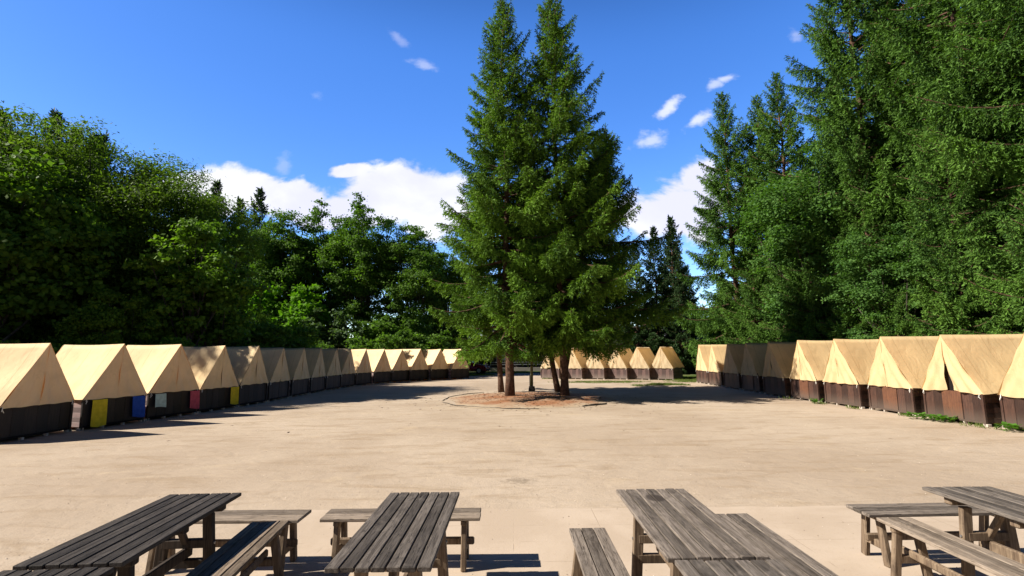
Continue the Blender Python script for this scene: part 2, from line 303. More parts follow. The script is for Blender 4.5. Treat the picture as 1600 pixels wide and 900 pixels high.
# ------------------------------------------------------------------ mesh helpers
def link(o, parent=None):
    COL.objects.link(o)
    if parent is not None: o.parent = parent
    return o
def tagp(o, label=None, cat=None, group=None, kind=None):
    if label: o['label'] = label
    if cat: o['category'] = cat
    if group: o['group'] = group
    if kind: o['kind'] = kind
    return o
def empty(name, loc, rz=0.0, label=None, cat=None, group=None, sc=1.0):
    e = bpy.data.objects.new(name, None); COL.objects.link(e)
    e.location = loc; e.rotation_euler = (0, 0, rz); e.scale = (sc, sc, sc); e.empty_display_size = 0.2
    return tagp(e, label, cat, group)
class MB:
    def __init__(s): s.bm = bmesh.new()
    def box(s, c, d, rot=None, taper=None):
        hx, hy, hz = d[0]/2, d[1]/2, d[2]/2
        vs = []
        for z in (-hz, hz):
            k = 1.0 if (taper is None or z > 0) else taper
            for x, y in ((-hx, -hy), (hx, -hy), (hx, hy), (-hx, hy)):
                p = Vector((x*k, y*k, z))
                if rot is not None: p = rot @ p
                vs.append(s.bm.verts.new(p + Vector(c)))
        for f in ((3, 2, 1, 0), (4, 5, 6, 7), (0, 1, 5, 4), (1, 2, 6, 5), (2, 3, 7, 6), (3, 0, 4, 7)):
            s.bm.faces.new([vs[i] for i in f])
        return s
    def bar(s, a, b, w, h, up=(0, 0, 1)):
        a, b = Vector(a), Vector(b); d = b - a
        z = d.normalized(); x = Vector(up).cross(z)
        if x.length < 1e-4: x = Vector((1, 0, 0))
        x.normalize(); y = z.cross(x)
        r = Matrix((x, y, z)).transposed()
        return s.box((a+b)/2, (w, h, d.length), r)
    def tube(s, pts, rad, n=8, cap=True):
        pts = [Vector(p) for p in pts]; rings = []
        if not hasattr(rad, '__len__'): rad = [rad]*len(pts)
        for i, p in enumerate(pts):
            d = (pts[min(i+1, len(pts)-1)] - pts[max(i-1, 0)]).normalized()
            x = d.cross(Vector((0.3, 0.2, 1))) if abs(d.z) < 0.9 else d.cross(Vector((0, 1, 0)))
            x.normalize(); y = d.cross(x)
            rings.append([s.bm.verts.new(p + (x*math.cos(2*math.pi*k/n) + y*math.sin(2*math.pi*k/n))*rad[i]) for k in range(n)])
        for a, b in zip(rings, rings[1:]):
            for k in range(n): s.bm.faces.new((a[k], a[(k+1) % n], b[(k+1) % n], b[k]))
        if cap:
            s.bm.faces.new(rings[0][::-1]); s.bm.faces.new(rings[-1])
        return s
    def poly(s, pts):
        s.bm.faces.new([s.bm.verts.new(p) for p in pts]); return s
    def grid(s, fn, nu, nv):
        vs = [[s.bm.verts.new(fn(i/nu, j/nv)) for j in range(nv+1)] for i in range(nu+1)]
        for i in range(nu):
            for j in range(nv):
                try: s.bm.faces.new((vs[i][j], vs[i+1][j], vs[i+1][j+1], vs[i][j+1]))
                except ValueError: pass
        return s
    def build(s, name, mat, parent=None, bevel=0.0, smooth=False, weld=False):
        if weld: bmesh.ops.remove_doubles(s.bm, verts=s.bm.verts, dist=1e-4)
        if bevel: bmesh.ops.bevel(s.bm, geom=list(s.bm.edges), offset=bevel, segments=1, affect='EDGES', profile=0.5)
        bmesh.ops.recalc_face_normals(s.bm, faces=s.bm.faces)
        me = bpy.data.meshes.new(name); s.bm.to_mesh(me); s.bm.free()
        me.materials.append(mat)
        if smooth: me.polygons.foreach_set('use_smooth', [True]*len(me.polygons))
        return link(bpy.data.objects.new(name, me), parent)
def quad_mesh(name, Q, mat, tint):
    Q = np.asarray(Q, dtype=np.float32); n = len(Q)
    me = bpy.data.meshes.new(name)
    me.vertices.add(n*4); me.vertices.foreach_set('co', Q.reshape(-1))
    me.loops.add(n*4); me.loops.foreach_set('vertex_index', np.arange(n*4, dtype=np.int32))
    me.polygons.add(n); me.polygons.foreach_set('loop_start', np.arange(0, n*4, 4, dtype=np.int32))
    me.update(calc_edges=True)
    at = me.attributes.new('tint', 'FLOAT', 'FACE'); at.data.foreach_set('value', np.clip(np.asarray(tint, dtype=np.float32), 0, 1))
    me.materials.append(mat)
    return me
def vn(a): return a/np.maximum(np.linalg.norm(a, axis=-1, keepdims=True), 1e-6)
def blades(rng, c, d, ln, wd):
    """pointed leaf quads at c along d"""
    w = vn(np.cross(d, rng.normal(size=d.shape)))*wd[:, None]
    mid = c + d*(ln*0.45)[:, None]
    return np.stack([c, mid+w, c+d*ln[:, None], mid-w], axis=1)

# ------------------------------------------------------------------ spruces
def spruce_data(name, seed, H, Rm, zb, mat, nbr, bl=0.15, bw=0.020, step=0.10, lean=(0, 0), leanp=1.4, pw=0.8, trunk_r=0.22, hang=1.0, top=0.0, wh=0.62):
    rng = np.random.default_rng(seed)
    Qs, Ts = [], []; ust = 0.45*bl+0.005
    tk = MB()
    def axis(z):
        k = max(0, z)/H
        return np.array([lean[0]*k**leanp + 0.06*math.sin(z*0.7+seed), lean[1]*k**leanp + 0.05*math.sin(z*0.9+seed*2), z])
    zs = np.linspace(-0.15, H-0.15, 22)
    tk.tube([axis(z) for z in zs], [max(0.012, trunk_r*(1-0.97*max(0, z)/H)*(1.25 if z < 0.1 else 1.08 if z < 0.5 else 1)) for z in zs], 10)
    az = rng.uniform(0, 6.28)
    for i in range(nbr):
        t = ((i+rng.uniform(0, 1))/nbr)
        t = t**0.92
        z = zb + (H-zb-0.1)*t
        if t < 0.9:
            wsp = wh*(1.1-0.5*t); z = zb + round((z-zb)/wsp)*wsp + rng.normal()*0.05
        az += 2.39996 + rng.normal()*0.35
        prof = min(1.0, 0.72+2.2*t) * ((1-t)**pw*(1-top) + top*(1-t**4)) + 0.05
        L = Rm*prof*rng.uniform(0.62, 1.12)*(1+0.13*math.sin(2.1*z+3*az+seed))
        if rng.uniform() < 0.08: L *= 1.2
        if rng.uniform() < 0.10: L *= 0.55
        L = max(L, 0.18)
        el = R(-14 + 66*t**1.3 + rng.normal()*6)
        sag = (0.34*(1-t)+0.05)*rng.uniform(0.6, 1.3); upt = (0.22+0.15*(1-t))*rng.uniform(0.6, 1.3)
        dh = np.array([math.cos(az), math.sin(az), 0.0]); sd = np.array([-math.sin(az), math.cos(az), 0.0])
        K = max(4, int(L/step))
        s = (np.arange(K)+0.6)/K
        s = s[s > (0.30 if L > 1.6 else 0.18 if L > 0.8 else 0.05)]
        K = len(s)
        wig = np.cumsum(rng.normal(size=K))*0.02*L/2
        base = axis(z); btint = rng.normal()*0.15 + 0.10*math.sin(z*1.3+az)
        P = base + dh*(L*s*math.cos(el))[:, None] + sd*wig[:, None]
        P[:, 2] += L*(s*math.sin(el) - sag*s**1.3*0.8 + upt*s**3)
        if L > 0.5:
            idx = np.linspace(0, K-1, 5).astype(int)
            tk.tube([base]+[P[j] for j in idx], [max(0.006, 0.014+0.012*L*(1-q)) for q in (0, .2, .4, .6, .8, 1)], 4, cap=False)
        tan = vn(np.gradient(P, axis=0)) if K > 1 else dh[None]
        # branchlets on both sides and hanging
        for side in (-1, 1, 0):
            k = rng.uniform(0.75, 1.25, size=K)
            l = (0.34*L*(1-s)**0.8*np.minimum(1, s*2+0.2) + 0.05 + 0.11*prof)*k
            l = np.minimum(l, 0.85)
            ang = rng.uniform(0.75, 1.15, size=K)
            if side == 0:
                bd = tan*0.5 + np.array([0, 0, -1.0])*hang + rng.normal(size=(K, 3))*0.15; l = l*0.7*hang
            else:
                bd = tan*np.cos(ang)[:, None] + (sd*side)[None]*np.sin(ang)[:, None]
                bd[:, 2] -= rng.uniform(0.25, 1.0, size=K)*hang
            bd = vn(bd)
            Mx = max(2, int(0.85/ust))
            u = (np.arange(Mx)+0.3)*ust
            keep = u[None, :] < l[:, None]
            C = P[:, None, :] + bd[:, None, :]*u[None, :, None]
            C[:, :, 2] -= (u[None, :]**2)*0.45*hang
            rel = np.broadcast_to(u[None, :]/l[:, None], keep.shape)[keep]
            C = C[keep]; D = np.broadcast_to(bd[:, None, :], (K, Mx, 3))[keep]
            for b in range(3):
                d = vn(D + rng.normal(size=D.shape)*0.55 + np.array([0, 0, 0.08]))
                n = len(C)
                Qs.append(blades(rng, C + rng.normal(size=C.shape)*0.02, d, (bl*(0.55+0.45*min(1, prof*1.6)))*rng.uniform(0.7, 1.25, n), bw*rng.uniform(0.7, 1.3, n)))
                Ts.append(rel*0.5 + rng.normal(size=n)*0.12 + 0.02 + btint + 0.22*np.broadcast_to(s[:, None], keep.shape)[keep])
        tipd = vn(tan + rng.normal(size=tan.shape)*0.4)
        Qs.append(blades(rng, P, tipd, np.full(K, bl*1.2), np.full(K, bw*1.2))); Ts.append(np.full(K, 0.6))
    Q = np.concatenate(Qs); T = np.concatenate(Ts)
    me = quad_mesh(name+'_crown', Q, mat, T)
    to = tk.build('trunk', M['bark'], None, smooth=True)
    tm = to.data; bpy.data.objects.remove(to)
    return me, tm
def place_tree(name, data, loc, label, group, rz=0.0, sc=1.0, cat='tree'):
    e = empty(name, loc, rz, label, cat, group, sc)
    link(bpy.data.objects.new('crown', data[0]), e)
    link(bpy.data.objects.new('trunk', data[1]), e)
    return e

# ------------------------------------------------------------------ broad-leaved trees
def broad_data(name, seed, blobs, mat, leaf=0.13, dens=420, trunk=None, bark='bark_grey', narrow=1.0, sub=7, up=0.35, spread=0.24, stems=1, droop=0.0):
    rng = np.random.default_rng(seed)
    Qs, Ts = [], []
    for (x, y, z, r) in blobs:
        n = int(dens*r*r*2.2)
        m = max(5, int(sub*r*r*1.6))
        dr = vn(rng.normal(size=(m, 3))); sc = np.array([x, y, z]) + dr*(r*rng.uniform(0.35, 1.0, size=(m, 1)))
        bri = rng.uniform(-0.15, 0.2, size=m)
        k = rng.integers(0, m, n)
        off = rng.normal(size=(n, 3))*spread*min(r, 1.2)*np.array([1.15, 1.15, 0.5])
        C = sc[k] + off
        outw = vn(C - np.array([x, y, z - r*0.4]))
        nrm = vn(outw*0.6 + np.array([0, 0, up]) + rng.normal(size=(n, 3))*0.55)
        d = vn(np.cross(nrm, rng.normal(size=(n, 3)))); d[:, 2] -= droop; d = vn(d)
        w = vn(np.cross(nrm, d))
        ln = leaf*rng.uniform(0.6, 1.3, n); wd = ln*0.42*narrow
        mid = C + d*(ln*0.5)[:, None]
        Qs.append(np.stack([C, mid+w*wd[:, None], C+d*ln[:, None], mid-w*wd[:, None]], axis=1))
        Ts.append(0.45 + bri[k] + rng.normal(size=n)*0.17)
    me = quad_mesh(name+'_crown', np.concatenate(Qs), mat, np.concatenate(Ts))
    tk = MB()
    B = np.array(blobs)
    zc = B[:, 2].min(); cx, cy = B[:, 0].mean(), B[:, 1].mean()
    tr = trunk or 0.16
    for sN in range(stems):
        a = sN*2.1+seed; bx, by = (0.25*math.cos(a), 0.25*math.sin(a)) if stems > 1 else (0, 0)
        fx, fy, fz = cx*0.5+bx*3, cy*0.5+by*3, max(zc*0.9, 0.8)
        tk.tube([(bx, by, -0.2), (bx*1.5+cx*0.1, by*1.5+cy*.1, fz*0.5), (fx, fy, fz)], [tr*1.25, tr, tr*0.8], 8, cap=False)
        for j in range(sN, len(blobs), stems):
            x, y, z, r = blobs[j]
            mx, my, mz = fx*.5+x*.5+rng.normal()*0.15, fy*.5+y*.5+rng.normal()*.15, fz*.55+z*.45
            tk.tube([(fx, fy, fz-0.1), (mx, my, mz), (x, y, z+r*0.4)], [tr*0.55, tr*0.3, 0.015], 5, cap=False)
    to = tk.build('trunk', M[bark], None, smooth=True); tm = to.data; bpy.data.objects.remove(to)
    return me, tm
def dome(seed, H, zb, rx, ry, n, rb, fill=0.35):
    """blobs over an upright egg-shaped crown"""
    rng = random.Random(seed); out = []
    cz = (H+zb)/2; hz = (H-zb)/2
    for i in range(n):
        v = (i+0.5)/n; zz = 1-2*v; a = i*2.39996+rng.uniform(-.4, .4); rr = math.sqrt(1-zz*zz)
        k = rng.uniform(0.62, 0.9) if rng.random() > fill else rng.uniform(0.2, 0.6)
        r = rb*rng.uniform(0.7, 1.25)
        out.append(((rx-r*.5)*rr*k*math.cos(a)/0.85, (ry-r*.5)*rr*k*math.sin(a)/0.85, cz+(hz-r*.6)*zz*min(1, k/0.85), r))
    return out

# ================================================================== STRUCTURE
def sheet(name, pts, z, mat, kind='structure'):
    b = MB(); b.poly([(x, y, z) for x, y in pts]); o = b.build(name, mat); o['kind'] = kind; return o
sheet('ground', [(-600, -300), (600, -300), (600, 900), (-600, 900)], 0.0, M['forest'])
rr = random.Random(5)
def wob(pts, n=9, a=0.25):
    out = []
    for i, p in enumerate(pts):
        q = pts[(i+1) % len(pts)]
        for k in range(n):
            f = k/n; out.append((p[0]+(q[0]-p[0])*f+rr.uniform(-a, a), p[1]+(q[1]-p[1])*f+rr.uniform(-a, a)))
    return out
yard = wob([(-13.0, -12), (15.0, -12), (15.0, 31.5), (12.2, 34.6), (9.0, 36.8), (3.4, 40), (2.6, 50), (-3.0, 47.5), (-4.0, 43.5), (-8.5, 40.5), (-12.5, 32), (-13.2, 12)])
sheet('sandy_yard', yard, 0.004, M['sand'])
sheet('lawn', wob([(-12, 42.5), (-4.0, 43.8), (-2.6, 47.8), (2.8, 50.4), (3.8, 40.6), (12.2, 37.2), (16.5, 35.2), (24, 46), (20, 62), (-20, 62)], 5), 0.002, M['lawn'])
sheet('paved_strip', [(-2.95, -6), (15, -6), (15, 6.95)] + [(15-0.3*i, 6.62+rr.uniform(-.02, .02)-0.0035*(15-0.3*i)*0) for i in range(1, 60)] + [(-2.95, 6.58)], 0.008, M['paving'])
# needle mound round the trees
b = MB()
mc = (0.75, 21.9)
rings = []
for k in range(9):
    f = k/8; ring = []
    for j in range(56):
        a = 2*math.pi*j/56
        rad = (1+0.06*math.sin(3*a+1)+0.05*math.sin(5*a))*f
        z = 0.010 + 0.13*(1-f*f) + 0.012*math.sin(9*a+f*9)*f*(1-f)
        ring.append(b.bm.verts.new((mc[0]+3.75*rad*math.cos(a), mc[1]+3.9*rad*math.sin(a), z)))
    rings.append(ring)
for p, q in zip(rings, rings[1:]):
    for j in range(56): b.bm.faces.new((p[j], p[(j+1) % 56], q[(j+1) % 56], q[j]))
o = b.build('needle_mound', M['mound'], smooth=True, weld=True); o['kind'] = 'structure'

# ================================================================== TENTS
def tent(x, y, adeg, wd, side, seed, label, group, ridge=2.4, ln=2.25, open_slit=0.0, door=False, wf=None):
    rng = random.Random(seed)
    adeg += rng.uniform(-1.2, 1.2); ridge += rng.uniform(-0.02, 0.02)
    e = empty('canvas_tent', (x, y, 0), R(adeg), label, 'tent', group)
    cm = M['canvas_'+side]; wm = wf or M['wood_'+side]
    hw = wd/2-0.02; e0 = 0.84; ov = 0.13; cw = wd/2+0.035
    # local: front is -Y at y=0, body to +Y
    # timber base: front panels, sides, back
    b = MB()
    n = 3; pw = 2*hw/n
    for i in range(n):
        xc = -hw+pw*(i+.5)
        nb = 2
        for j in range(nb):
            b.box((xc-pw/2+pw*(j+.5)/nb, 0.014+rng.uniform(-.004, .004), 0.49), (pw/nb-0.006, 0.022, 0.76))
    b.build('front_wall', wm, e, bevel=0.002)
    if door:
        b = MB(); b.box((0, -0.010, 0.49), (pw-0.012, 0.02, 0.74)); b.build('door_panel', M['wood_door'], e, bevel=0.003)
    for sgn in (-1, 1):
        b = MB()
        for j in range(6):
            b.box((sgn*(hw-0.012+rng.uniform(-.004, .004)), 1.08, 0.16+0.13*j), (0.022, 2.06, 0.124))
        b.build('side_wall', M['wood_side'] if side == 'l' else wm, e, bevel=0.002)
    b = MB(); b.box((0, 2.13, 0.49), (2*hw, 0.024, 0.78)); b.build('back_wall', wm, e)
    for px in (-hw, hw):
        b = MB(); b.box((px, 0.0, 0.43), (0.06, 0.06, 0.83)); b.build('corner_post', wm, e, bevel=0.004)
    b = MB(); b.box((0, -0.012, 0.10), (2*hw, 0.03, 0.05)); b.box((0, 0.4, 0.09), (2*hw-0.1, 0.7, 0.02))
    b.build('sill_beam', M['black'] if side == 'l' else wm, e)
    for px in (-hw, -hw/3, hw/3, hw):
        b = MB(); b.box((px, 0.03, 0.035), (0.13 if abs(px) > .5 else 0.05, 0.12, 0.08)); b.build('foot_stone', M['stone'], e, bevel=0.01)
    for px in (-hw, hw):
        b = MB(); b.box((px, 2.05, 0.05), (0.14, 0.14, 0.1)); b.build('foot_stone', M['stone'], e, bevel=0.01)
    # canvas roof
    ph = [rng.uniform(0, 6.28) for _ in range(8)]
    eo = rng.uniform(-.015, .015)
    def slope(sgn):
        def f(u, v):
            yv = -ov*(v) - 0.03*(1-v) + u*(ln + ov*v*0.5)
            sag = (0.035+0.02*math.sin(ph[7]))*math.sin(math.pi*u)*math.sin(math.pi*v) + 0.014*math.sin(ph[3]+11*u-6*v)*math.sin(math.pi*v)*(1-v) + 0.014*math.sin(ph[0]+7*u+3*v)*math.sin(math.pi*v)
            tens = 0.016*math.sin(18*u+ph[1])*(1-v)**3
            xx = cw*(1-v) - sag*0.8 + tens
            zz = e0+eo + (ridge-e0)*v - sag*0.45 - (0.022+0.018*math.sin(ph[6]))*math.sin(math.pi*u)*v + (0.012*math.sin(14*u+ph[2]) + 0.018*math.sin(math.pi*2*u))*(1-v)**4
            return (sgn*xx, yv, zz)
        return f
    b = MB(); b.grid(slope(-1), 20, 12); b.grid(slope(1), 20, 12)
    b.build('roof_canvas', cm, e, smooth=True, weld=True)
    # front flaps
    wk = 1.7 if side == 'r' else 1.0
    def flap(sgn, gap, lift):
        def f(u, v):
            # u from the outer edge (0) to the middle seam (1), v bottom to top
            outer = cw*(1-v)*0.995
            inner = -0.03*(1-v)*(1 if sgn > 0 else -1)*1.0 + gap*(1-v)**1.3
            xx = outer + (inner-outer)*u
            zl = e0+eo - 0.02 + 0.010*math.sin(11*u+ph[3]) + lift*u*u
            zz = zl + (ridge - 0.01 - zl)*v
            fold = 0.018*math.sin(9*u*(1-v)+ph[4]+sgn) * (1-v)*u + 0.020*math.sin((u*1.3+v*2.0)*7+ph[5])*(1-v)*v*2
            pull = 0.020*math.sin(13*(u-0.5*v)+ph[6])*(1-v)**2
            yv = -0.04*(1-v) - (ov-0.012)*v - fold*wk - pull*wk - (0.012 if sgn > 0 else 0.0)*u - 0.02*u*(1-v)
            return (sgn*xx, yv, zz)
        return f
    for sgn in (-1, 1):
        g = open_slit if sgn > 0 else open_slit*0.3
        b = MB(); b.grid(flap(sgn, g, (0.06 if open_slit else 0.0)), 16, 14)
        b.build('door_flap', cm, e, smooth=True)
    # seam edging down the middle of the front
    if not open_slit and side == 'l': pass
    elif not open_slit:
        b = MB(); b.tube([(0.02*(1-v)*1, -0.062*(1-v)-(ov+0.004)*v-0.012, e0-0.02+(ridge-0.05-e0)*v) for v in (0, .25, .5, .75, 0.97)], 0.004, 4)
        b.build('seam', M['canvas_seam'], e)
    else:
        b = MB(); b.box((0, 0.05, 1.2), (0.5, 0.01, 0.8)); b.build('interior_shade_sheet', M['black'], e)  # black sheet paints in the shade behind the open slit
    b = MB(); b.grid(lambda u, v: ((-cw+2*cw*u)*(1-v), ln-0.03+0.01*math.sin(8*u), e0+(ridge-e0-0.01)*v), 8, 8); b.build('back_canvas', cm, e, smooth=True, weld=True)
    # ties
    for sgn in (-1, 1):
        b = MB(); x0 = sgn*(hw-0.03)
        b.tube([(x0, -0.04, e0+0.01), (x0+rng.uniform(-.03, .03), -0.06, e0-0.06), (x0+rng.uniform(-.04, .04), -0.045, e0-0.13)], 0.008, 5)
        b.tube([(x0, -0.04, e0-0.03), (x0+rng.uniform(-.06, .06), -0.05, e0-0.10)], 0.007, 5)
        b.build('tie_rope', M['rope'], e)
    return e
M['canvas_seam'] = plain('seam_thread', (0.20, 0.13, 0.06), 0.9, 0.1)
LEFT = [(-11.93, 12.5, 88), (-11.56, 14.45, 77), (-11.2, 16.4, 76), (-10.85, 18.3, 80), (-10.62, 20.3, 84), (-10.55, 22.35, 87), (-10.5, 24.45, 88), (-10.45, 26.5, 88),
        (-10.35, 28.55, 84), (-10.2, 30.55, 80), (-9.8, 32.5, 73), (-9.05, 34.3, 65), (-8.15, 35.9, 58), (-7.05, 37.25, 50), (-5.7, 38.45, 46), (-4.2, 39.4, 44)]
ordn = ['first', 'second', 'third', 'fourth', 'fifth', 'sixth', 'seventh', 'eighth', 'ninth', 'tenth', 'eleventh', 'twelfth', 'thirteenth', 'fourteenth', 'fifteenth', 'sixteenth']
lab_l = {0: 'nearest cream canvas tent of the left row, cut by the photo edge', 1: 'cream canvas tent with yellow and blue towels hanging on its dark base',
         2: 'cream canvas tent with a pale and a pink towel hanging on its dark base', 3: 'tent with dappled tree shade on its canvas and one yellow towel at its corner',
         15: 'farthest tent of the left row, end tent next to the dark red car'}
TG = 'canvas tents of the left row'
tentsL = []
for i, (x, y, a) in enumerate(LEFT):
    lb = lab_l.get(i) or ('%s tent from the near end of the left row, %s' % (ordn[i], 'canvas in tree shade' if i < 8 else 'canvas in sunlight'))
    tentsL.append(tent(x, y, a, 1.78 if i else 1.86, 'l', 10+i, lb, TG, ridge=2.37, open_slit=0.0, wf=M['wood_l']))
RIGHT = [(12.05, 31.4, -90), (12.0, 29.3, -90), (11.95, 27.0, -90), (11.9, 24.75, -90), (11.85, 22.45, -90), (11.88, 20.2, -90), (12.0, 18.1, -90), (12.15, 16.0, -90), (12.32, 13.95, -90), (12.55, 11.85, -88)]
for i, (x, y, a) in enumerate(RIGHT):
    k = 10-i
    lb = {10: 'farthest tent of the right row, sunlit ochre canvas', 1: 'nearest tent of the right row, wrinkled ochre canvas cut by the photo edge', 2: 'second nearest ochre tent on the right, door flaps gaping above a reddish board'}.get(k) or \
        '%s tent from the near end of the right row, ochre canvas %s' % (ordn[k-1], 'in tree shade' if 4 < k < 10 else 'in sunlight')
    tent(x, y, a, 1.86, 'r', 40+i, lb, 'canvas tents of the right row', ridge=2.44, ln=2.4, open_slit={2: 0.17, 6: 0.06}.get(k, 0.0), door=k in (2, 3, 5, 7))
MID = [(2.9, 38.4), (4.6, 38.0), (6.2, 37.5), (7.8, 37.0), (9.3, 36.5), (10.85, 35.9)]
for i, (x, y) in enumerate(MID):
    lb = {0: 'leftmost tent of the middle row, beside the leaning spruce trunk', 5: 'rightmost tent of the middle row, fully clear of the spruce branches'}.get(i) or '%s tent from the left in the middle row under the spruce branches' % ordn[i]
    tent(x, y, -37, 1.66, 'm', 70+i, lb, 'canvas tents of the middle row', ridge=2.38, ln=2.5)
# tent neighbours: towels on the front edges
def towel(tn, u, w, h, mat, label, z=0.80, cat='towel'):
    rng = random.Random(label)
    a = tn.rotation_euler[2]; c = tn.location
    r = Vector((math.cos(a), math.sin(a), 0)); f = Vector((math.sin(a), -math.cos(a), 0))
    p0 = c + r*u + f*0.085
    e = empty('towel', (p0.x, p0.y, z), a, label, cat, 'towels hanging on the tent bases')
    sk = rng.uniform(-.04, .04)
    def fn(s, v):
        zz = -h*v*(1+0.06*math.sin(3*s+h*9))
        return ((s-.5)*w*(1+0.06*v)+sk*v, -0.015-0.02*math.sin(s*13+2*v)*(0.3+v)*0.8, zz)
    b = MB(); b.grid(fn, 14, 10)
    def fb(s, v):
        q = fn(s, v); return (q[0], q[1]+0.006, q[2])
    b.grid(fb, 14, 10)
    b.build('cloth', mat, e, smooth=True)
    b = MB(); b.tube([(-.5*w, 0.0, 0.0), (.5*w, 0.0, 0.0)], 0.008, 5); b.build('hem', mat, e)
tw = lambda n, c: plain(n, c, 0.95, 0.1, var=0.12)
ty, tb, tm_, tp = tw('yellow_towelling', (0.62, 0.47, 0.03)), tw('blue_towelling', (0.03, 0.08, 0.36)), tw('mint_towelling', (0.45, 0.56, 0.50)), tw('pink_towelling', (0.50, 0.09, 0.12))
towel(tentsL[1], -0.50, 0.40, 0.70, ty, 'yellow towel hanging on the base of the second tent on the left')
towel(tentsL[1], 0.62, 0.38, 0.60, tb, 'blue towel hanging on the base of the second tent on the left')
towel(tentsL[2], -0.55, 0.36, 0.42, tm_, 'pale mint towel hanging on the third tent on the left')
towel(tentsL[2], 0.70, 0.36, 0.58, tp, 'pink towel hanging at the corner of the third tent on the left')
towel(tentsL[3], 0.68, 0.40, 0.62, ty, 'yellow towel hanging at the corner of the dappled fourth tent')

# ================================================================== TABLES AND BENCHES
M['steel'] = plain('steel', (0.35, 0.34, 0.33), 0.45, 0.5, 0.8)
def table(x, y, rz, key, label, L=1.52, Wd=0.64, H=0.74, seed=0):
    rng = random.Random(seed); tm = TW[key]; lm = M['leg_shaded'] if key == 'a' else M['leg']
    e = empty('picnic_table', (x, y, 0.008), rz, label, 'table', 'slatted outdoor tables')
    b = MB(); n = 7; p = Wd/n
    for i in range(n):
        b.box((-Wd/2+p*(i+.5), rng.uniform(-.006, .006), H-0.016+rng.uniform(-.002, .002)), (p-0.009, L, 0.030), Matrix.Rotation(rng.uniform(-.0015, .0015), 3, 'Z'))
    b.build('tabletop', tm, e, bevel=0.004)
    for yy in (-L/2+0.20, 0, L/2-0.20):
        b = MB(); b.box((0, yy, H-0.065), (Wd-0.10, 0.075, 0.066)); b.build('crossbar', lm, e, bevel=0.010)
    for yy in (-L/2+0.26, L/2-0.26):
        for sx_ in (-1, 1):
            b = MB(); b.bar((sx_*(Wd/2-0.15), yy, H-0.10), (sx_*(Wd/2-0.10), yy, 0.0), 0.085, 0.05, (0, 1, 0)); b.build('leg', lm, e, bevel=0.006)
        b = MB(); b.box((0, yy, 0.40), (Wd-0.26, 0.055, 0.07)); b.box((0, yy, 0.24), (Wd-0.24, 0.055, 0.07)); b.build('cross_rail', lm, e, bevel=0.006)
        b = MB(); b.bar((0, yy+0.05, 0.31), (0, yy+(0.16 if yy < 0 else -0.16), H-0.10), 0.05, 0.04); b.build('brace', lm, e, bevel=0.004)
    b = MB(); b.box((0, 0, 0.32), (0.04, L-0.36, 0.09)); b.build('stretcher', lm, e, bevel=0.008)
    for yy in (-L/2+0.26, L/2-0.26):
        for sx_ in (-1, 1):
            xb = sx_*(Wd/2-0.125)
            b = MB(); b.tube([(xb+sx_*0.028, yy, 0.40), (xb+sx_*0.045, yy, 0.40)], 0.011, 8); b.build('bolt', M['steel'], e)
    return e
def bench(x, y, rz, key, label, L=1.5, Wd=0.32, H=0.47, n=3, seed=0):
    rng = random.Random(seed); tm = TW[key]; lm = M['leg_shaded'] if key == 'a' else M['leg']
    e = empty('bench', (x, y, 0.008), rz, label, 'bench', 'backless wooden benches')
    b = MB(); p = Wd/n
    for i in range(n):
        b.box((-Wd/2+p*(i+.5), rng.uniform(-.006, .006), H-0.016+rng.uniform(-.002, .002)), (p-0.007, L, 0.030), Matrix.Rotation(rng.uniform(-.002, .002), 3, 'Z'))
    b.build('seat', tm, e, bevel=0.004)
    for yy in (-L/2+0.15, L/2-0.15):
        b = MB(); b.box((0, yy, H-0.058), (Wd-0.05, 0.06, 0.052)); b.build('crossbar', lm, e, bevel=0.012)
        for s_ in (-1, 1):
            b = MB(); b.bar((s_*0.085, yy, H-0.05), (s_*(Wd/2-0.015), yy, 0.0), 0.07, 0.05, (0, 1, 0)); b.build('leg', lm, e, bevel=0.008)
        b = MB(); b.box((0, yy, 0.17), (Wd-0.11, 0.045, 0.065)); b.build('cross_rail', lm, e, bevel=0.006)
    b = MB(); b.box((0, 0, 0.215), (0.035, L-0.12, 0.07)); b.build('stretcher', lm, e, bevel=0.012)
    return e
table(-2.775, 3.92, 0.07, 'a', 'dark slatted table at the lower left, its far end clear of the others', seed=1)
table(-2.665, 2.34, 0.07, 'a', 'dark slatted table cut by the bottom left corner, set end to end behind another', seed=2)
table(-0.81, 3.87, 0.0, 'b', 'grey slatted table standing alone left of the photo centre', L=1.58, seed=3)
table(1.26, 3.95, 0.0, 's', 'pale weathered table with a dark round stain, right of centre', seed=4)
table(1.29, 2.39, 0.0, 'd', 'weathered table cut by the bottom edge, end to end with the pale stained table', seed=5)
table(4.09, 3.93, 0.0, 'd', 'grey table at the lower right corner, partly outside the photo', L=1.55, seed=6)
P2 = math.pi/2
bench(-2.76, 4.93, P2, 'e', 'bench set crosswise behind the dark left table', seed=11, n=2)
bench(-2.175, 4.01, 0.105, 'f', 'bench lengthwise along the right side of the dark left table', n=4, Wd=0.34, seed=12)
bench(-1.07, 4.95, P2+0.0, 'e', 'bench set crosswise behind the lone grey table', seed=13, n=2)
bench(0.64, 3.76, 0.0, 'c', 'bench lengthwise between the lone grey table and the pale stained table', seed=14)
bench(2.06, 4.11, 0.0, 'c', 'bench lengthwise against the right side of the pale stained table', seed=15)
bench(4.07, 4.98, P2+0.03, 'c', 'bench set crosswise behind the lower right table', seed=16)
bench(3.49, 3.97, 0.0, 'e', 'bench lengthwise along the left side of the lower right table', seed=17)

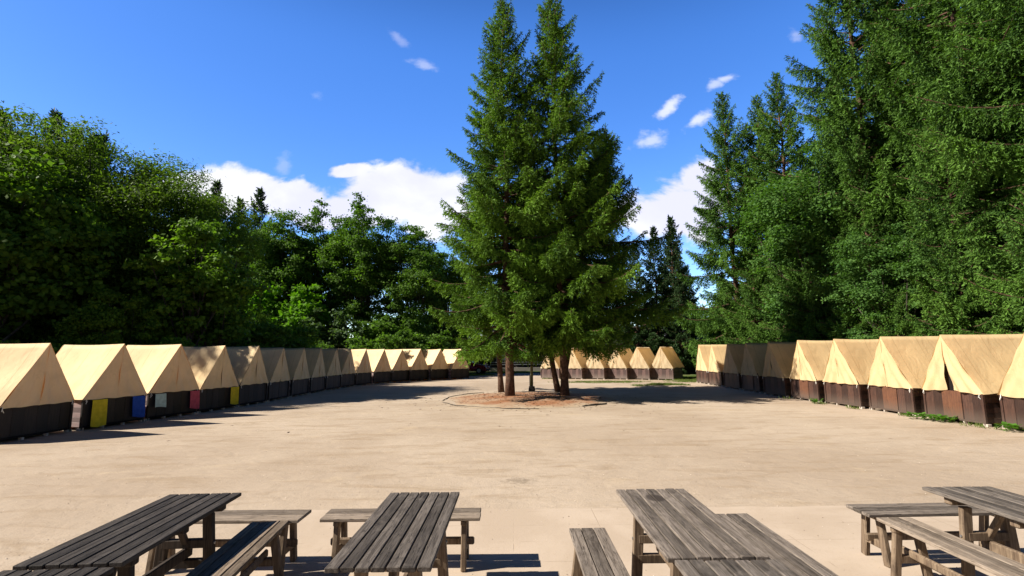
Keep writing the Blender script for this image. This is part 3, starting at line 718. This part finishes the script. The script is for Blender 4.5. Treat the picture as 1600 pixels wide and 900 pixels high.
# ================================================================== POST, ROOTS, STONES
e = empty('wooden_post', (1.01, 26.3, 0.0), 0, 'slim greenish post standing between the spruce trunks', 'post')
b = MB(); b.tube([(0, 0, 0), (0.01, 0, 2.4), (0, 0, 5.0)], [0.075, 0.07, 0.055], 10); b.build('shaft', plain('post_paint', (0.12, 0.11, 0.05), 0.8, 0.2, var=0.35), e, smooth=True)
b = MB(); b.box((0, 0, 0.13), (0.30, 0.16, 0.26), taper=1.2); b.box((-0.1, -0.05, 0.45), (0.05, 0.05, 0.8)); b.build('footing', M['wood_l'], e, bevel=0.01)
b = MB(); b.box((0.0, -0.08, 1.35), (0.16, 0.05, 0.05)); b.build('cleat', M['wood_l'], e, bevel=0.005)
def root(pts, r, label):
    rg = random.Random(label); P = []
    for i in range(len(pts)-1):
        for k in range(6):
            f = k/6; P.append((pts[i][0]+(pts[i+1][0]-pts[i][0])*f+rg.uniform(-.03, .03), pts[i][1]+(pts[i+1][1]-pts[i][1])*f+rg.uniform(-.03, .03), 0.015+rg.uniform(0, .015)))
    b = MB(); b.tube(P, [r*(0.4+0.6*math.sin(math.pi*(i+.5)/len(P))) for i in range(len(P))], 6)
    tagp(b.build('surface_root', M['bark_grey'], smooth=True), label, 'root', 'exposed roots around the needle mound')
root([(-2.9, 20.6), (-2.2, 19.2), (-1.2, 18.5), (-0.2, 18.0), (1.15, 17.9)], 0.022, 'long thin root curving along the front edge of the needle mound')
root([(-3.0, 21.2), (-2.95, 22.8), (-2.3, 24.6), (-1.3, 25.7)], 0.02, 'thin root curving along the left edge of the needle mound')
root([(2.6, 18.6), (3.2, 19.1), (3.75, 19.4)], 0.05, 'short thick root lying in the shade at the right of the mound')
root([(-0.4, 21.7), (-1.0, 21.3), (-1.6, 21.5)], 0.035, 'short root running left from the front spruce trunk')

# ================================================================== CAR
def car(loc, rz):
    e = empty('parked_car', loc, rz, 'dark red hatchback parked on the grass beyond the end of the left row', 'car')
    red = plain('car_paint', (0.18, 0.008, 0.018), 0.22, 0.6, var=0.05); gl = plain('car_glass', (0.02, 0.025, 0.03), 0.05, 0.8); blk = plain('rubber', (0.015, 0.015, 0.015), 0.8, 0.2)
    side = [(-1.95, 0.30), (-1.98, 0.62), (-1.90, 0.92), (-1.62, 1.36), (-1.2, 1.45), (-0.1, 1.44), (0.75, 0.98), (1.75, 0.82), (1.98, 0.60), (1.98, 0.30)]
    b = MB(); L = []; Rr = []
    for (px, pz) in side:
        k = 0.84 if pz < 0.95 else 0.84-0.30*(pz-0.95)
        L.append(b.bm.verts.new((px, -k, pz))); Rr.append(b.bm.verts.new((px, k, pz)))
    b.bm.faces.new(L); b.bm.faces.new(Rr[::-1])
    for i in range(len(side)): j = (i+1) % len(side); b.bm.faces.new((L[i], Rr[i], Rr[j], L[j]))
    b.build('body', red, e, bevel=0.03, smooth=False)
    for sg in (-1, 1):
        yo = lambda z: sg*((0.84-0.30*max(0, z-0.95))+0.006)
        b = MB(); b.poly([(x_, yo(z_), z_) for x_, z_ in ((-1.60, 1.0), (-1.45, 1.30), (-0.55, 1.36), (-0.55, 1.0))])
        b.build('side_window', gl, e)
        b = MB(); b.poly([(x_, yo(z_), z_) for x_, z_ in ((-0.48, 1.0), (-0.48, 1.36), (-0.12, 1.36), (0.48, 1.0))])
        b.build('side_window', gl, e)
        for wx in (-1.25, 1.25):
            b = MB(); b.tube([(wx, sg*0.70, 0.31), (wx, sg*0.86, 0.31)], 0.31, 20); w = b.build('wheel', blk, e)
            b = MB(); b.tube([(wx, sg*0.861, 0.31), (wx, sg*0.872, 0.31)], 0.19, 16); b.build('rim', plain('alloy', (0.5, 0.5, 0.5), 0.35, 0.5, 0.8), w)
        b = MB(); b.box((1.93, sg*0.6, 0.66), (0.08, 0.34, 0.14)); b.build('headlight', plain('lamp_glass', (0.6, 0.6, 0.6), 0.1), e, bevel=0.02)
        b = MB(); b.box((-1.93, sg*0.66, 0.80), (0.08, 0.22, 0.24)); b.build('tail_light', plain('tail_glass', (0.3, 0.01, 0.01), 0.2), e, bevel=0.02)
        b = MB(); b.box((0.45, sg*0.92, 0.98), (0.1, 0.16, 0.11)); b.build('wing_mirror', red, e, bevel=0.02)
    b = MB(); b.poly([(-0.06, -0.62, 1.425), (-0.06, 0.62, 1.425), (0.72, 0.74, 1.005), (0.72, -0.74, 1.005)]); 
    b.build('windscreen', gl, e).location = (0.02, 0, 0.012)
    b = MB(); b.box((1.99, 0, 0.42), (0.06, 1.5, 0.16)); b.build('bumper', blk, e, bevel=0.02)
car((-4.4, 50.0, 0.0), R(-12))

# ================================================================== BUILDINGS
def lodge():
    e = empty('timber_lodge', (7.0, 57, 0), R(-2), 'dark timber lodge with a railed veranda in the shade behind the spruces', 'building')
    dk = wood('lodge_boards', (0.03, 0.022, 0.018, 1), (0.06, 0.045, 0.036, 1), 'Z')
    wt = plain('lodge_white', (0.22, 0.23, 0.25), 0.7)
    b = MB(); b.box((0, 3, 1.5), (19, 6, 3.0)); b.build('wall', dk, e)
    b = MB(); b.poly([(-10, -1.6, 2.9), (10, -1.6, 2.9), (10, 3, 5.2), (-10, 3, 5.2)]); b.poly([(-10, 7.6, 2.9), (10, 7.6, 2.9), (10, 3, 5.2), (-10, 3, 5.2)])
    b.build('roof', plain('lodge_roof', (0.06, 0.055, 0.055), 0.8), e)
    for i in range(8):
        x = -8.3+2.3*i
        b = MB(); b.box((x, -0.03, 1.7), (1.2, 0.06, 1.1)); w = b.build('window', wt, e, bevel=0.01)
        b = MB(); b.box((x-0.28, -0.07, 1.7), (0.5, 0.02, 0.95)); b.box((x+0.28, -0.07, 1.7), (0.5, 0.02, 0.95)); b.build('pane', plain('pane_glass', (0.08, 0.11, 0.15), 0.08, 0.8), w)
    for i in range(9):
        b = MB(); b.box((-9.4+2.35*i, -1.5, 1.45), (0.12, 0.12, 2.9)); b.build('veranda_post', dk, e, bevel=0.01)
    b = MB()
    for z in (0.75, 1.0): b.box((0, -1.57, z), (19, 0.04, 0.07))
    b.build('railing', wt, e)
    b = MB(); b.box((0, -0.8, 0.2), (19.2, 1.7, 0.4)); b.build('veranda_floor', plain('concrete', (0.25, 0.22, 0.2), 0.9), e)
lodge()
def hut():
    e = empty('grey_roofed_hut', (19.3, 48, 0), R(-6), 'grey roofed hut with pale green walls behind the gap between tent rows', 'building')
    wl = plain('pale_green_paint', (0.20, 0.24, 0.12), 0.8)
    b = MB(); b.box((0, 3, 1.1), (7.4, 5.4, 2.2)); b.build('wall', wl, e)
    b = MB(); b.poly([(-4.1, -0.5, 2.15), (4.1, -0.5, 2.15), (4.1, 3, 4.9), (-4.1, 3, 4.9)]); b.poly([(-4.1, 6.5, 2.15), (4.1, 6.5, 2.15), (4.1, 3, 4.9), (-4.1, 3, 4.9)])
    b.poly([(-4.1, -0.5, 2.15), (4.1, -0.5, 2.15), (4.1, -0.5, 2.03), (-4.1, -0.5, 2.03)])
    b.build('roof', plain('slate', (0.16, 0.165, 0.19), 0.6, var=0.3), e)
    for x in (-2.2, 0.2, 2.4):
        b = MB(); b.box((x, 0.27, 1.35), (0.9, 0.05, 0.8)); w = b.build('window', plain('frame_white', (0.5, 0.5, 0.48), 0.6), e)
        b = MB(); b.box((x, 0.235, 1.35), (0.76, 0.02, 0.66)); b.build('pane', plain('hut_glass', (0.05, 0.07, 0.06), 0.1, 0.8), w)
    b = MB(); b.box((0, 0.1, 0.12), (7.6, 0.5, 0.24)); b.build('plinth', plain('plinth', (0.5, 0.48, 0.44), 0.9), e)
    e2 = empty('turquoise_bench', (17.0, 47.0, 0), R(-6), 'small turquoise bench in front of the grey roofed hut', 'bench')
    tq = plain('turquoise_paint', (0.05, 0.30, 0.24), 0.6)
    b = MB()
    for k in range(3): b.box((0, -0.15+0.14*k, 0.46), (1.6, 0.12, 0.03))
    b.build('seat', tq, e2)
    b = MB(); b.box((0, 0.24, 0.72), (1.6, 0.03, 0.12)); b.box((0, 0.25, 0.9), (1.6, 0.03, 0.12)); b.build('backrest', tq, e2)
    for s_ in (-0.65, 0.65):
        b = MB(); b.box((s_, -0.1, 0.22), (0.05, 0.05, 0.44)); b.box((s_, 0.25, 0.47), (0.05, 0.05, 0.94)); b.build('leg', tq, e2)
hut()

# ================================================================== TREES
CS = 'spruces standing together in the middle of the yard'
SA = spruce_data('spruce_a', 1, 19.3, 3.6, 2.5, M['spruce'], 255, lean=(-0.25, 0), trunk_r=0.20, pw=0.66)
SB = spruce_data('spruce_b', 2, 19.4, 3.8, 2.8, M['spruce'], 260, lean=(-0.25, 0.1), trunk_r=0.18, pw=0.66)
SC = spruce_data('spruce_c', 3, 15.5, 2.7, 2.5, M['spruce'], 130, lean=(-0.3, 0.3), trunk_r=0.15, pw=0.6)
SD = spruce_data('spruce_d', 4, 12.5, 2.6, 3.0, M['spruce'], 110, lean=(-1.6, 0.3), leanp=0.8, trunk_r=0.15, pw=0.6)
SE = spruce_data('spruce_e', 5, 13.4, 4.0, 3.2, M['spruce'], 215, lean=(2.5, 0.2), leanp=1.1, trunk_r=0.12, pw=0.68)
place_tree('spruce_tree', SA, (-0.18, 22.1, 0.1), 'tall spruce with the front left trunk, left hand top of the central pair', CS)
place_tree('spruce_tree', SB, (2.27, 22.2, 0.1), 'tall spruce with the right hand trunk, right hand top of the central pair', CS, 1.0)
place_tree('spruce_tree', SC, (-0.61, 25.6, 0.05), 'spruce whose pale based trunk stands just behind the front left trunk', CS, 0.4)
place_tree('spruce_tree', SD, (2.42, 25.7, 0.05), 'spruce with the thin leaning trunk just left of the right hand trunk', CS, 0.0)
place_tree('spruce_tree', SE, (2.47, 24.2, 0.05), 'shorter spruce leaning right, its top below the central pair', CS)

# right hand forest
RG = 'spruces behind the right row of tents'
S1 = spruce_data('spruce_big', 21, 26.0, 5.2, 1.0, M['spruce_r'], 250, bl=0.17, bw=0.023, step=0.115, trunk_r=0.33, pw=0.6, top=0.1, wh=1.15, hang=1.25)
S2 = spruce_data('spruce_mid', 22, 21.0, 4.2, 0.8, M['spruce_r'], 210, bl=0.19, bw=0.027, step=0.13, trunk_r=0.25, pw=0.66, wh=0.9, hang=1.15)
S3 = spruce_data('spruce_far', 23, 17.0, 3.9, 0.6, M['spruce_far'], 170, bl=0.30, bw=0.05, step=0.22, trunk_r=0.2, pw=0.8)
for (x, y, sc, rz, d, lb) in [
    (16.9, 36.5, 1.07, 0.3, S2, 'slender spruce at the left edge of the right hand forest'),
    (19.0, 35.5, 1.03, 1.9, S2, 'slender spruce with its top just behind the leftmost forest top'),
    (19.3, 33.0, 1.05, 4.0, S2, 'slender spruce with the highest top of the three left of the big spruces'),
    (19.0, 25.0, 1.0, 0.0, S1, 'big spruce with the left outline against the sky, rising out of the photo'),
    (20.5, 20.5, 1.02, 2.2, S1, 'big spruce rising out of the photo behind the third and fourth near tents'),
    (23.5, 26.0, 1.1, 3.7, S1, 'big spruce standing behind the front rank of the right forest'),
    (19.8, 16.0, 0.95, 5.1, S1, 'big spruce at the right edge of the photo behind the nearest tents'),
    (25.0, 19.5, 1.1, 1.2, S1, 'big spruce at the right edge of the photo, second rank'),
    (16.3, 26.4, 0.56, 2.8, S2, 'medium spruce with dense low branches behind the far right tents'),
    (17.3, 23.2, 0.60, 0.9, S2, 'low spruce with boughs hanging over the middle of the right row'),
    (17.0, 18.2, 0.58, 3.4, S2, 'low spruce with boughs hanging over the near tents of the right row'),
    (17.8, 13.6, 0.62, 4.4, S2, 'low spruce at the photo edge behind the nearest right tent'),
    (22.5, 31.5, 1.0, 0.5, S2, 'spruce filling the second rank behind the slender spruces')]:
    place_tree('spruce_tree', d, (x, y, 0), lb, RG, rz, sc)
S4 = spruce_data('spruce_young', 24, 8.6, 3.3, 0.5, M['spruce_r'], 125, bl=0.15, bw=0.022, step=0.11, trunk_r=0.12, pw=0.75, wh=0.75, hang=1.1)
for (x, y, sc, rz, lb) in [(15.7, 19.9, 0.52, 3.3, 'under the blue green maple'), (15.9, 14.2, 0.80, 0.2, 'behind the second nearest right tent'), (16.2, 17.4, 0.72, 1.5, 'behind the third and fourth right tents'), (15.9, 22.8, 0.62, 2.9, 'behind the sixth right tent'),
        (16.0, 25.8, 0.75, 4.1, 'behind the seventh right tent'), (16.2, 29.2, 0.85, 5.2, 'behind the ninth right tent'), (16.4, 32.8, 0.9, 0.9, 'behind the farthest right tent'), (19.2, 18.8, 1.1, 2.2, 'beneath the big spruces at the right'), (19.5, 28.5, 1.1, 3.0, 'between the slender and big spruces')]:
    place_tree('spruce_tree', S4, (x, y, 0), 'young low spruce with spreading boughs '+lb, 'young spruces behind the right row', rz, sc)
for (x, y, sc, rz, lb) in [(16.6, 49.5, 0.94, 0.2, 'dark distant spruce seen in the gap right of the central trees'), (14.0, 47.0, 0.84, 1.7, 'dark lower spruce seen just right of the central trees'),
                           (19.5, 58.0, 1.0, 2.9, 'dark spruce behind the grey roofed hut'), (26, 44, 1.1, 4.2, 'dark spruce deep behind the slender spruces')]:
    place_tree('spruce_tree', S3, (x, y, 0), lb, 'dark spruces beyond the gap', rz, sc)

LG = 'broad leaved trees behind the left row'
MP = broad_data('maple', 31, dome(31, 11.0, 2.0, 3.2, 3.0, 34, 1.0), M['leaf_m'], leaf=0.125, dens=620, up=0.8)
place_tree('maple_tree', MP, (17.6, 27.5, 0), 'light green maple crown lit between slender and big spruces, upper one', 'maples in the right forest', 0, 1.32)
place_tree('maple_tree', MP, (16.3, 20.6, 0), 'blue green maple in front of the big spruces, above the middle of the right row', 'maples in the right forest', 2.0, 0.72)
MD = broad_data('alder', 32, dome(32, 17, 3.0, 5.0, 4.5, 52, 1.4), M['leaf_d'], leaf=0.14, dens=420)
place_tree('alder_tree', MD, (27.5, 25.0, 0), 'dark leafy tree at the top right corner of the photo', 'maples in the right forest', 1.0, 1.45)
BL = broad_data('hazel', 33, dome(33, 6.5, 0.4, 2.3, 2.3, 26, 0.85), M['leaf_l'], leaf=0.13, dens=480)
place_tree('hazel_tree', BL, (17.9, 38.5, 0), 'low light green tree at the left foot of the right forest', 'maples in the right forest', 0.5, 1.15)

# far broad leaved trees in the middle left
A1 = broad_data('oak_one', 41, dome(41, 16.0, 3.0, 3.9, 3.8, 60, 1.15, 0.25), M['leaf_d'], leaf=0.19, dens=360, sub=6)
A2 = broad_data('oak_two', 42, dome(42, 17.0, 4.0, 3.4, 3.4, 50, 1.1, 0.25), M['leaf_d'], leaf=0.19, dens=330, sub=6)
for (x, y, sc, rz, d, lb) in [(-22.6, 47.5, 1.02, 0, A1, 'broad leaved tree right of the dark far spruce, behind the bright bushes'), (-18.6, 49.0, 1.04, 1.1, A2, 'broad leaved tree joined to the tallest crown of the far group on its left'),
    (-14.6, 46.5, 1.02, 2.0, A2, 'tallest broad leaved crown of the far group behind the left row'), (-9.8, 46.0, 0.93, 3.3, A1, 'rounded broad leaved tree just left of the central spruces'),
    (-6.5, 50.0, 0.80, 4.4, A1, 'broad leaved tree half hidden by the left side of the central spruces')]:
    place_tree('broadleaf_tree', d, (x, y, 0), lb, 'far broad leaved trees behind the left row', rz, sc)
# left trees
W1 = broad_data('willow_one', 51, dome(51, 11.3, 1.2, 3.9, 3.6, 60, 1.15, 0.3), M['willow'], leaf=0.15, dens=560, narrow=0.45, sub=10, stems=3, trunk=0.13)
W2 = broad_data('willow_two', 52, dome(52, 10.6, 1.2, 3.4, 3.4, 54, 1.05, 0.3), M['willow'], leaf=0.15, dens=560, narrow=0.45, sub=10, stems=3, trunk=0.12)
L1 = broad_data('ash_one', 53, dome(53, 8.6, 1.0, 2.8, 2.6, 40, 0.85, 0.3), M['leaf_l'], leaf=0.19, dens=380, stems=2, trunk=0.11)
for nm, (x, y, sc, rz, d, lb) in [('willow_tree', (-25.2, 23.8, 1.32, 0.0, W1, 'high rounded willow at the upper left edge of the photo')), ('willow_tree', (-21.2, 25.2, 1.33, 1.3, W2, 'rounded feathery willow, second dome from the left')),
    ('willow_tree', (-18.3, 26.6, 1.10, 2.7, W1, 'feathery willow at the right end of the left hand domes')), ('ash_tree', (-21.0, 19.9, 1.24, 0.4, L1, 'leafy tree low at the left edge in front of the willow')),
    ('ash_tree', (-14.7, 22.6, 1.0, 2.2, L1, 'round leafy tree with a sunlit face in front of the willows')), ('willow_tree', (-16.3, 30.0, 0.50, 4.4, W2, 'low feathery tree above the tents in the middle of the left row')),
    ('ash_tree', (-16.0, 19.5, 0.55, 4.2, L1, 'low leafy tree in shade behind the fourth and fifth left tents'))]:
    place_tree(nm, d, (x, y, 0), lb, LG, rz, sc)
for (x, y, sc, rz, d, lb) in [(-31, 17.4, 1.12, 0.5, A1, 'at the left photo edge'), (-33.5, 23.3, 1.12, 1.5, A1, 'at the left photo edge, behind the ash'), (-39, 29, 0.9, 2.5, A2, 'far back at the left photo edge'), (-28, 27, 0.85, 2.2, A2, 'behind the high willow'), (-29.5, 28.5, 0.8, 3.1, A1, 'behind the second willow dome'), (-32.0, 38.0, 0.70, 4.0, A2, 'behind the right hand willow'),
    (-38, 33, 0.8, 5.0, A1, 'in the back rank of the woodland'), (-41, 54, 1.1, 1.5, A2, 'behind the tall far spruce'), (-30, 16.5, 0.90, 5.0, A1, 'added out of view to block sun, behind the second and third left tents'), (-30, 12.5, 0.93, 4.0, A1, 'added out of view to block sun, behind the nearest left tent, first one back'), (-27, 17.6, 0.78, 1.0, A1, 'behind the third left tent'), (-36, 15, 0.9, 2.0, A2, 'behind the nearest left tent, second one back')]:  # added trees out of view at far left block sun from the woods
    place_tree('broadleaf_tree', d, (x, y, 0), 'dark shaded woodland tree '+lb, 'shaded woodland trees behind the left row', rz, sc)
for (x, y, sc, rz, lb) in [(-43.0, 43.5, 1.47, 0.3, 'dark spruce top peeping over the willow near the left edge'), (-42.0, 44.5, 1.39, 1.5, 'leftmost of three small spruce tops over the willows'), (-41.7, 46.2, 1.41, 2.5, 'middle one of three small spruce tops over the willows'),
    (-41.0, 46.4, 1.42, 3.6, 'rightmost of three small spruce tops over the willows'), (-37.6, 60.0, 1.42, 4.5, 'dark spruce top just right of the feathery willows'), (-34.6, 60.0, 1.28, 0.9, 'dark spruce between willow and tall far spruce'),
    (-32.0, 60.0, 1.36, 5.0, 'tall dark far spruce left of the broad leaved group'), (-51, 46, 1.55, 2.0, 'dark spruce top at the left photo edge')]:
    place_tree('spruce_tree', S3, (x, y, 0), lb, 'dark spruces beyond the left woodland', rz, sc)
# shrubs
SG = 'shrubs behind the left row'
B1 = broad_data('shrub_one', 61, dome(61, 4.2, 0.2, 1.7, 1.6, 26, 0.62), M['leaf_b'], leaf=0.19, dens=420, stems=3, trunk=0.05)
B2 = broad_data('shrub_two', 62, dome(62, 3.6, 0.2, 1.8, 1.6, 26, 0.62), M['leaf_g'], leaf=0.15, dens=520, stems=3, trunk=0.05)
B3 = broad_data('shrub_three', 63, dome(63, 3.4, 0.2, 1.9, 1.6, 24, 0.65), M['leaf_d'], leaf=0.16, dens=420, stems=3, trunk=0.05)
for (x, y, sc, rz, d, lb) in [(-19.0, 43.0, 1.90, 0, B1, 'bright green sunlit shrub, tallest of the shrubs'), (-21.8, 43.5, 1.95, 2.1, B1, 'bright green shrub left of the tallest bright shrub'), (-15.8, 42.0, 1.70, 1.0, B2, 'rounded grey green shrub right of the bright green shrub')]:
    place_tree('shrub', d, (x, y, 0), lb, SG, rz, sc, 'shrub')
sh = [(-17.6, 14.5, 0.85, 'behind the nearest left tent'), (-16.8, 17.4, 0.8, 'added out of view to block sun, behind the second and third left tents'), (-14.2, 19.8, 0.85, 'behind the fourth left tent'), (-13.9, 24.8, 1.0, 'behind the sixth left tent'), (-13.8, 27.3, 1.2, 'behind the eighth left tent'),
      (-13.8, 29.9, 1.2, 'behind the ninth left tent'), (-13.4, 33.0, 0.9, 'behind the tenth left tent'), (-11.2, 38.0, 1.1, 'behind the twelfth left tent'), (-9.2, 40.5, 1.15, 'behind the fourteenth left tent'), (-7.0, 42.6, 1.2, 'behind the two farthest left tents'),
      (-19.6, 31.0, 1.3, 'under the right hand willow'), (-27, 42, 1.8, 'under the leftmost far broad leaved tree'), (-12.2, 44.5, 1.2, 'under the tallest far broad leaved crown'), (-11.2, 43.2, 1.6, 'under the rounded far broad leaved tree'), (-23.5, 18.5, 1.2, 'at the left edge under the ash')]
for i, (x, y, sc, lb) in enumerate(sh):
    place_tree('shrub', B3, (x, y, 0), 'dark undergrowth shrub '+lb, 'undergrowth shrubs of the left row', i*1.3, sc, 'shrub')
for i, (x, y, sc, lb) in enumerate([(15.6, 34.0, 0.7, 'behind the farthest right tent'), (16.0, 30.5, 0.7, 'behind the ninth right tent'), (15.9, 27.2, 0.7, 'behind the eighth right tent'), (15.9, 24.6, 0.7, 'behind the seventh right tent'), (16.0, 21.8, 0.65, 'behind the sixth right tent'),
      (16.2, 15.6, 0.65, 'behind the third right tent'), (16.3, 12.4, 0.65, 'behind the nearest right tent'), (21, 30, 1.6, 'between the slender and big spruces'), (21.5, 23, 1.7, 'among the big spruce trunks'), (14, 54, 1.6, 'left of the grey roofed hut'),
      (9, 66, 2.2, 'behind the right end of the lodge'), (0, 67, 2.2, 'behind the middle of the lodge'), (-9, 62, 2.2, 'behind the parked car'), (24, 55, 2, 'right of the grey roofed hut'), (-5.5, 57, 1.3, 'between the parked car and the lodge'), (-14, 55, 2.0, 'left of the parked car')]):
    place_tree('shrub', B3, (x, y, 0), 'dark undergrowth shrub '+lb, 'undergrowth shrubs at the right and rear', i*1.7, sc, 'shrub')
for i, (x, y, sc, lb) in enumerate([(-3, 64, 0.62, 'behind the left end of the lodge'), (4, 68, 0.66, 'behind the middle of the lodge'), (11, 66, 0.62, 'behind the right end of the lodge'), (-9.5, 66, 0.60, 'behind the parked car'), (30, 38, 1.2, 'far behind the slender spruces'),
      (31, 30, 1.2, 'far behind the big spruces, left one'), (32, 22, 1.2, 'far behind the big spruces, right one'), (24, 66, 0.8, 'beyond the grey roofed hut'), (12.0, 46.5, 0.74, 'close behind the middle row, left of the distant pair'), (15.6, 45.0, 0.60, 'close left of the grey roofed hut'), (19.5, 44.5, 0.55, 'hanging over the hut roof'), (-5.5, 60, 0.66, 'right behind the parked car'), (-18, 66, 0.5, 'beyond the far broad leaved trees')]):
    place_tree('spruce_tree', S3, (x, y, 0), 'dark woodland edge spruce '+lb, 'far woodland edge spruces', i*1.1, sc)

# ================================================================== GRASS, WEEDS, GRAVEL
rng = np.random.default_rng(77)
def grass(name, patches, h=0.07, label=None):
    Cs = []
    for (x, y, rx, ry, n) in patches:
        a = rng.uniform(0, 6.28, n); q = np.sqrt(rng.uniform(0, 1, n))
        k = 1+0.35*np.sin(3*a+x)+0.25*np.sin(7*a)
        Cs.append(np.stack([x+rx*q*k*np.cos(a), y+ry*q*k*np.sin(a), np.full(n, 0.006)], 1))
    C = np.concatenate(Cs); n = len(C)
    d = vn(np.array([0, 0, 1.0]) + rng.normal(size=(n, 3))*0.4)
    Q = blades(rng, C, d, h*rng.uniform(0.5, 1.5, n), np.full(n, 0.009))
    o = link(bpy.data.objects.new(name, quad_mesh(name, Q, M['grass'], rng.uniform(0, 1, n)))); o['kind'] = 'stuff'
    if label: tagp(o, label, 'grass')
grass('grass', [(9.3, 30.3, 1.1, 0.7, 3500), (7.6, 29.6, 0.5, .4, 500), (5.2, 33.4, 1.8, 0.9, 1800), (7.5, 33.3, 1.3, 0.8, 1200), (12.6, 34.3, 1.5, 1.0, 3500), (14.2, 38.0, 2.4, 2.2, 15000),
      (-3.5, 45.5, 1.6, 1.2, 6000), (-1.0, 51.5, 3.0, 1.6, 12000), (3.0, 39.0, .6, 1.0, 900), (-7.4, 42.0, 2.2, 1.2, 5000), (11.6, 18.9, .2, .3, 90), (11.75, 17.2, .15, .3, 60), (11.95, 15.2, .15, .3, 70), (12.05, 13.0, .2, .5, 90),
      (11.5, 20.9, .2, .2, 50), (11.6, 33.0, 1.0, .6, 800)], 0.10, 'sparse patches of short grass around the edges of the sandy yard')
def weed(x, y, n, s, label):
    e = empty('weed_plant', (x, y, 0.004), 0, label, 'plant', 'weeds along the right row')
    rg = np.random.default_rng(int(x*100)); Q = []; T = []
    for i in range(n):
        a = rg.uniform(0, 6.28); r = rg.uniform(0.0, 1.0)*s
        c = np.array([r*math.cos(a), r*math.sin(a)*1.3, 0.03+rg.uniform(0, 0.12)])
        d = vn(np.array([math.cos(a), math.sin(a), rg.uniform(0.1, .9)])); w = vn(np.cross(d, [0, 0, 1])); l = rg.uniform(.08, .17)
        Q.append([c, c+d*l*.5+w*l*.4, c+d*l+np.array([0, 0, -.02]), c+d*l*.5-w*l*.4]); T.append(rg.uniform(0, 1))
    link(bpy.data.objects.new('leaves', quad_mesh('leaves', Q, M['weed'], T)), e)
weed(11.78, 14.5, 60, 0.22, 'leafy weed at the foot of the tent with open flaps, left clump')
weed(12.0, 14.05, 110, 0.27, 'leafy weed at the foot of the tent with open flaps, bigger right clump')
weed(12.25, 12.35, 60, 0.20, 'small leafy weed at the foot of the nearest right tent')
weed(11.6, 19.0, 30, 0.14, 'tiny leafy weed in the gap between two tents of the right row')
def litter(n, cx, cy, sx, sy):
    X = rng.normal(cx, sx, n); Y = rng.normal(cy, sy, n)
    a = rng.uniform(0, 6.28, n); l = rng.uniform(0.03, 0.16, n)
    rr_ = np.sqrt(((X-0.75)/3.75)**2+((Y-21.9)/3.9)**2)
    Z = 0.012 + np.where(rr_ < 1, 0.13*(1-rr_**2)+0.004, 0.0)
    C = np.stack([X, Y, Z], 1); d = np.stack([np.cos(a), np.sin(a), np.full(n, 0.03)], 1)
    return blades(rng, C, vn(d), l, rng.uniform(0.004, 0.012, n))
Ql = np.concatenate([litter(1500, 0.8, 21.8, 2.0, 1.9), litter(220, 0.5, 21, 4, 3.5)])
o = link(bpy.data.objects.new('twig_litter', quad_mesh('twig_litter', Ql, M['bark'], rng.uniform(0, 1, len(Ql)))))
tagp(o, 'brown twigs and dry needles scattered round the spruce trunks', 'twigs', kind='stuff')
# scattered grit and dry leaves
n = 2600
X = rng.uniform(-11, 12, n); Y = rng.uniform(4.0, 30, n)**1.0
Y = 3.6 + (Y-3.6)*rng.uniform(0.05, 1, n)
s = rng.uniform(0.002, 0.007, n)
keep = ~((np.abs(X-0.75) < 3.8) & (np.abs(Y-21.9) < 4))
X, Y, s = X[keep], Y[keep], s[keep]; n = len(X)
a = rng.uniform(0, 3.14, n); ca, sa = np.cos(a), np.sin(a)
base = np.stack([X, Y, np.full(n, 0.010)], 1)
ex = np.stack([ca*s*1.5, sa*s*1.5, np.zeros(n)], 1); ey = np.stack([-sa*s, ca*s, np.zeros(n)], 1); ez = np.stack([np.zeros(n), np.zeros(n), s*0.9], 1)
Q = np.concatenate([np.stack([base-ex, base-ey, base+ez, base+ez], 1), np.stack([base-ey, base+ex, base+ez, base+ez], 1), np.stack([base+ex, base+ey, base+ez, base+ez], 1), np.stack([base+ey, base-ex, base+ez, base+ez], 1)])
Q[:, 3] = (Q[:, 2]+Q[:, 0])/2
gm, gt, gb, go = newmat('grit')
at = N(gt, 'ShaderNodeAttribute', attribute_name='tint')
gt.links.new(MIX(gt, MATH(gt, 'GREATER_THAN', at.outputs['Fac'], 0.62), (0.16, 0.115, 0.075, 1), (0.55, 0.46, 0.36, 1)), gb.inputs['Base Color'])
o = link(bpy.data.objects.new('gravel', quad_mesh('gravel', Q, gm, np.tile(rng.uniform(0, 1, n), 4))))
tagp(o, 'fine grit scattered over the sandy yard', 'gravel', kind='stuff')
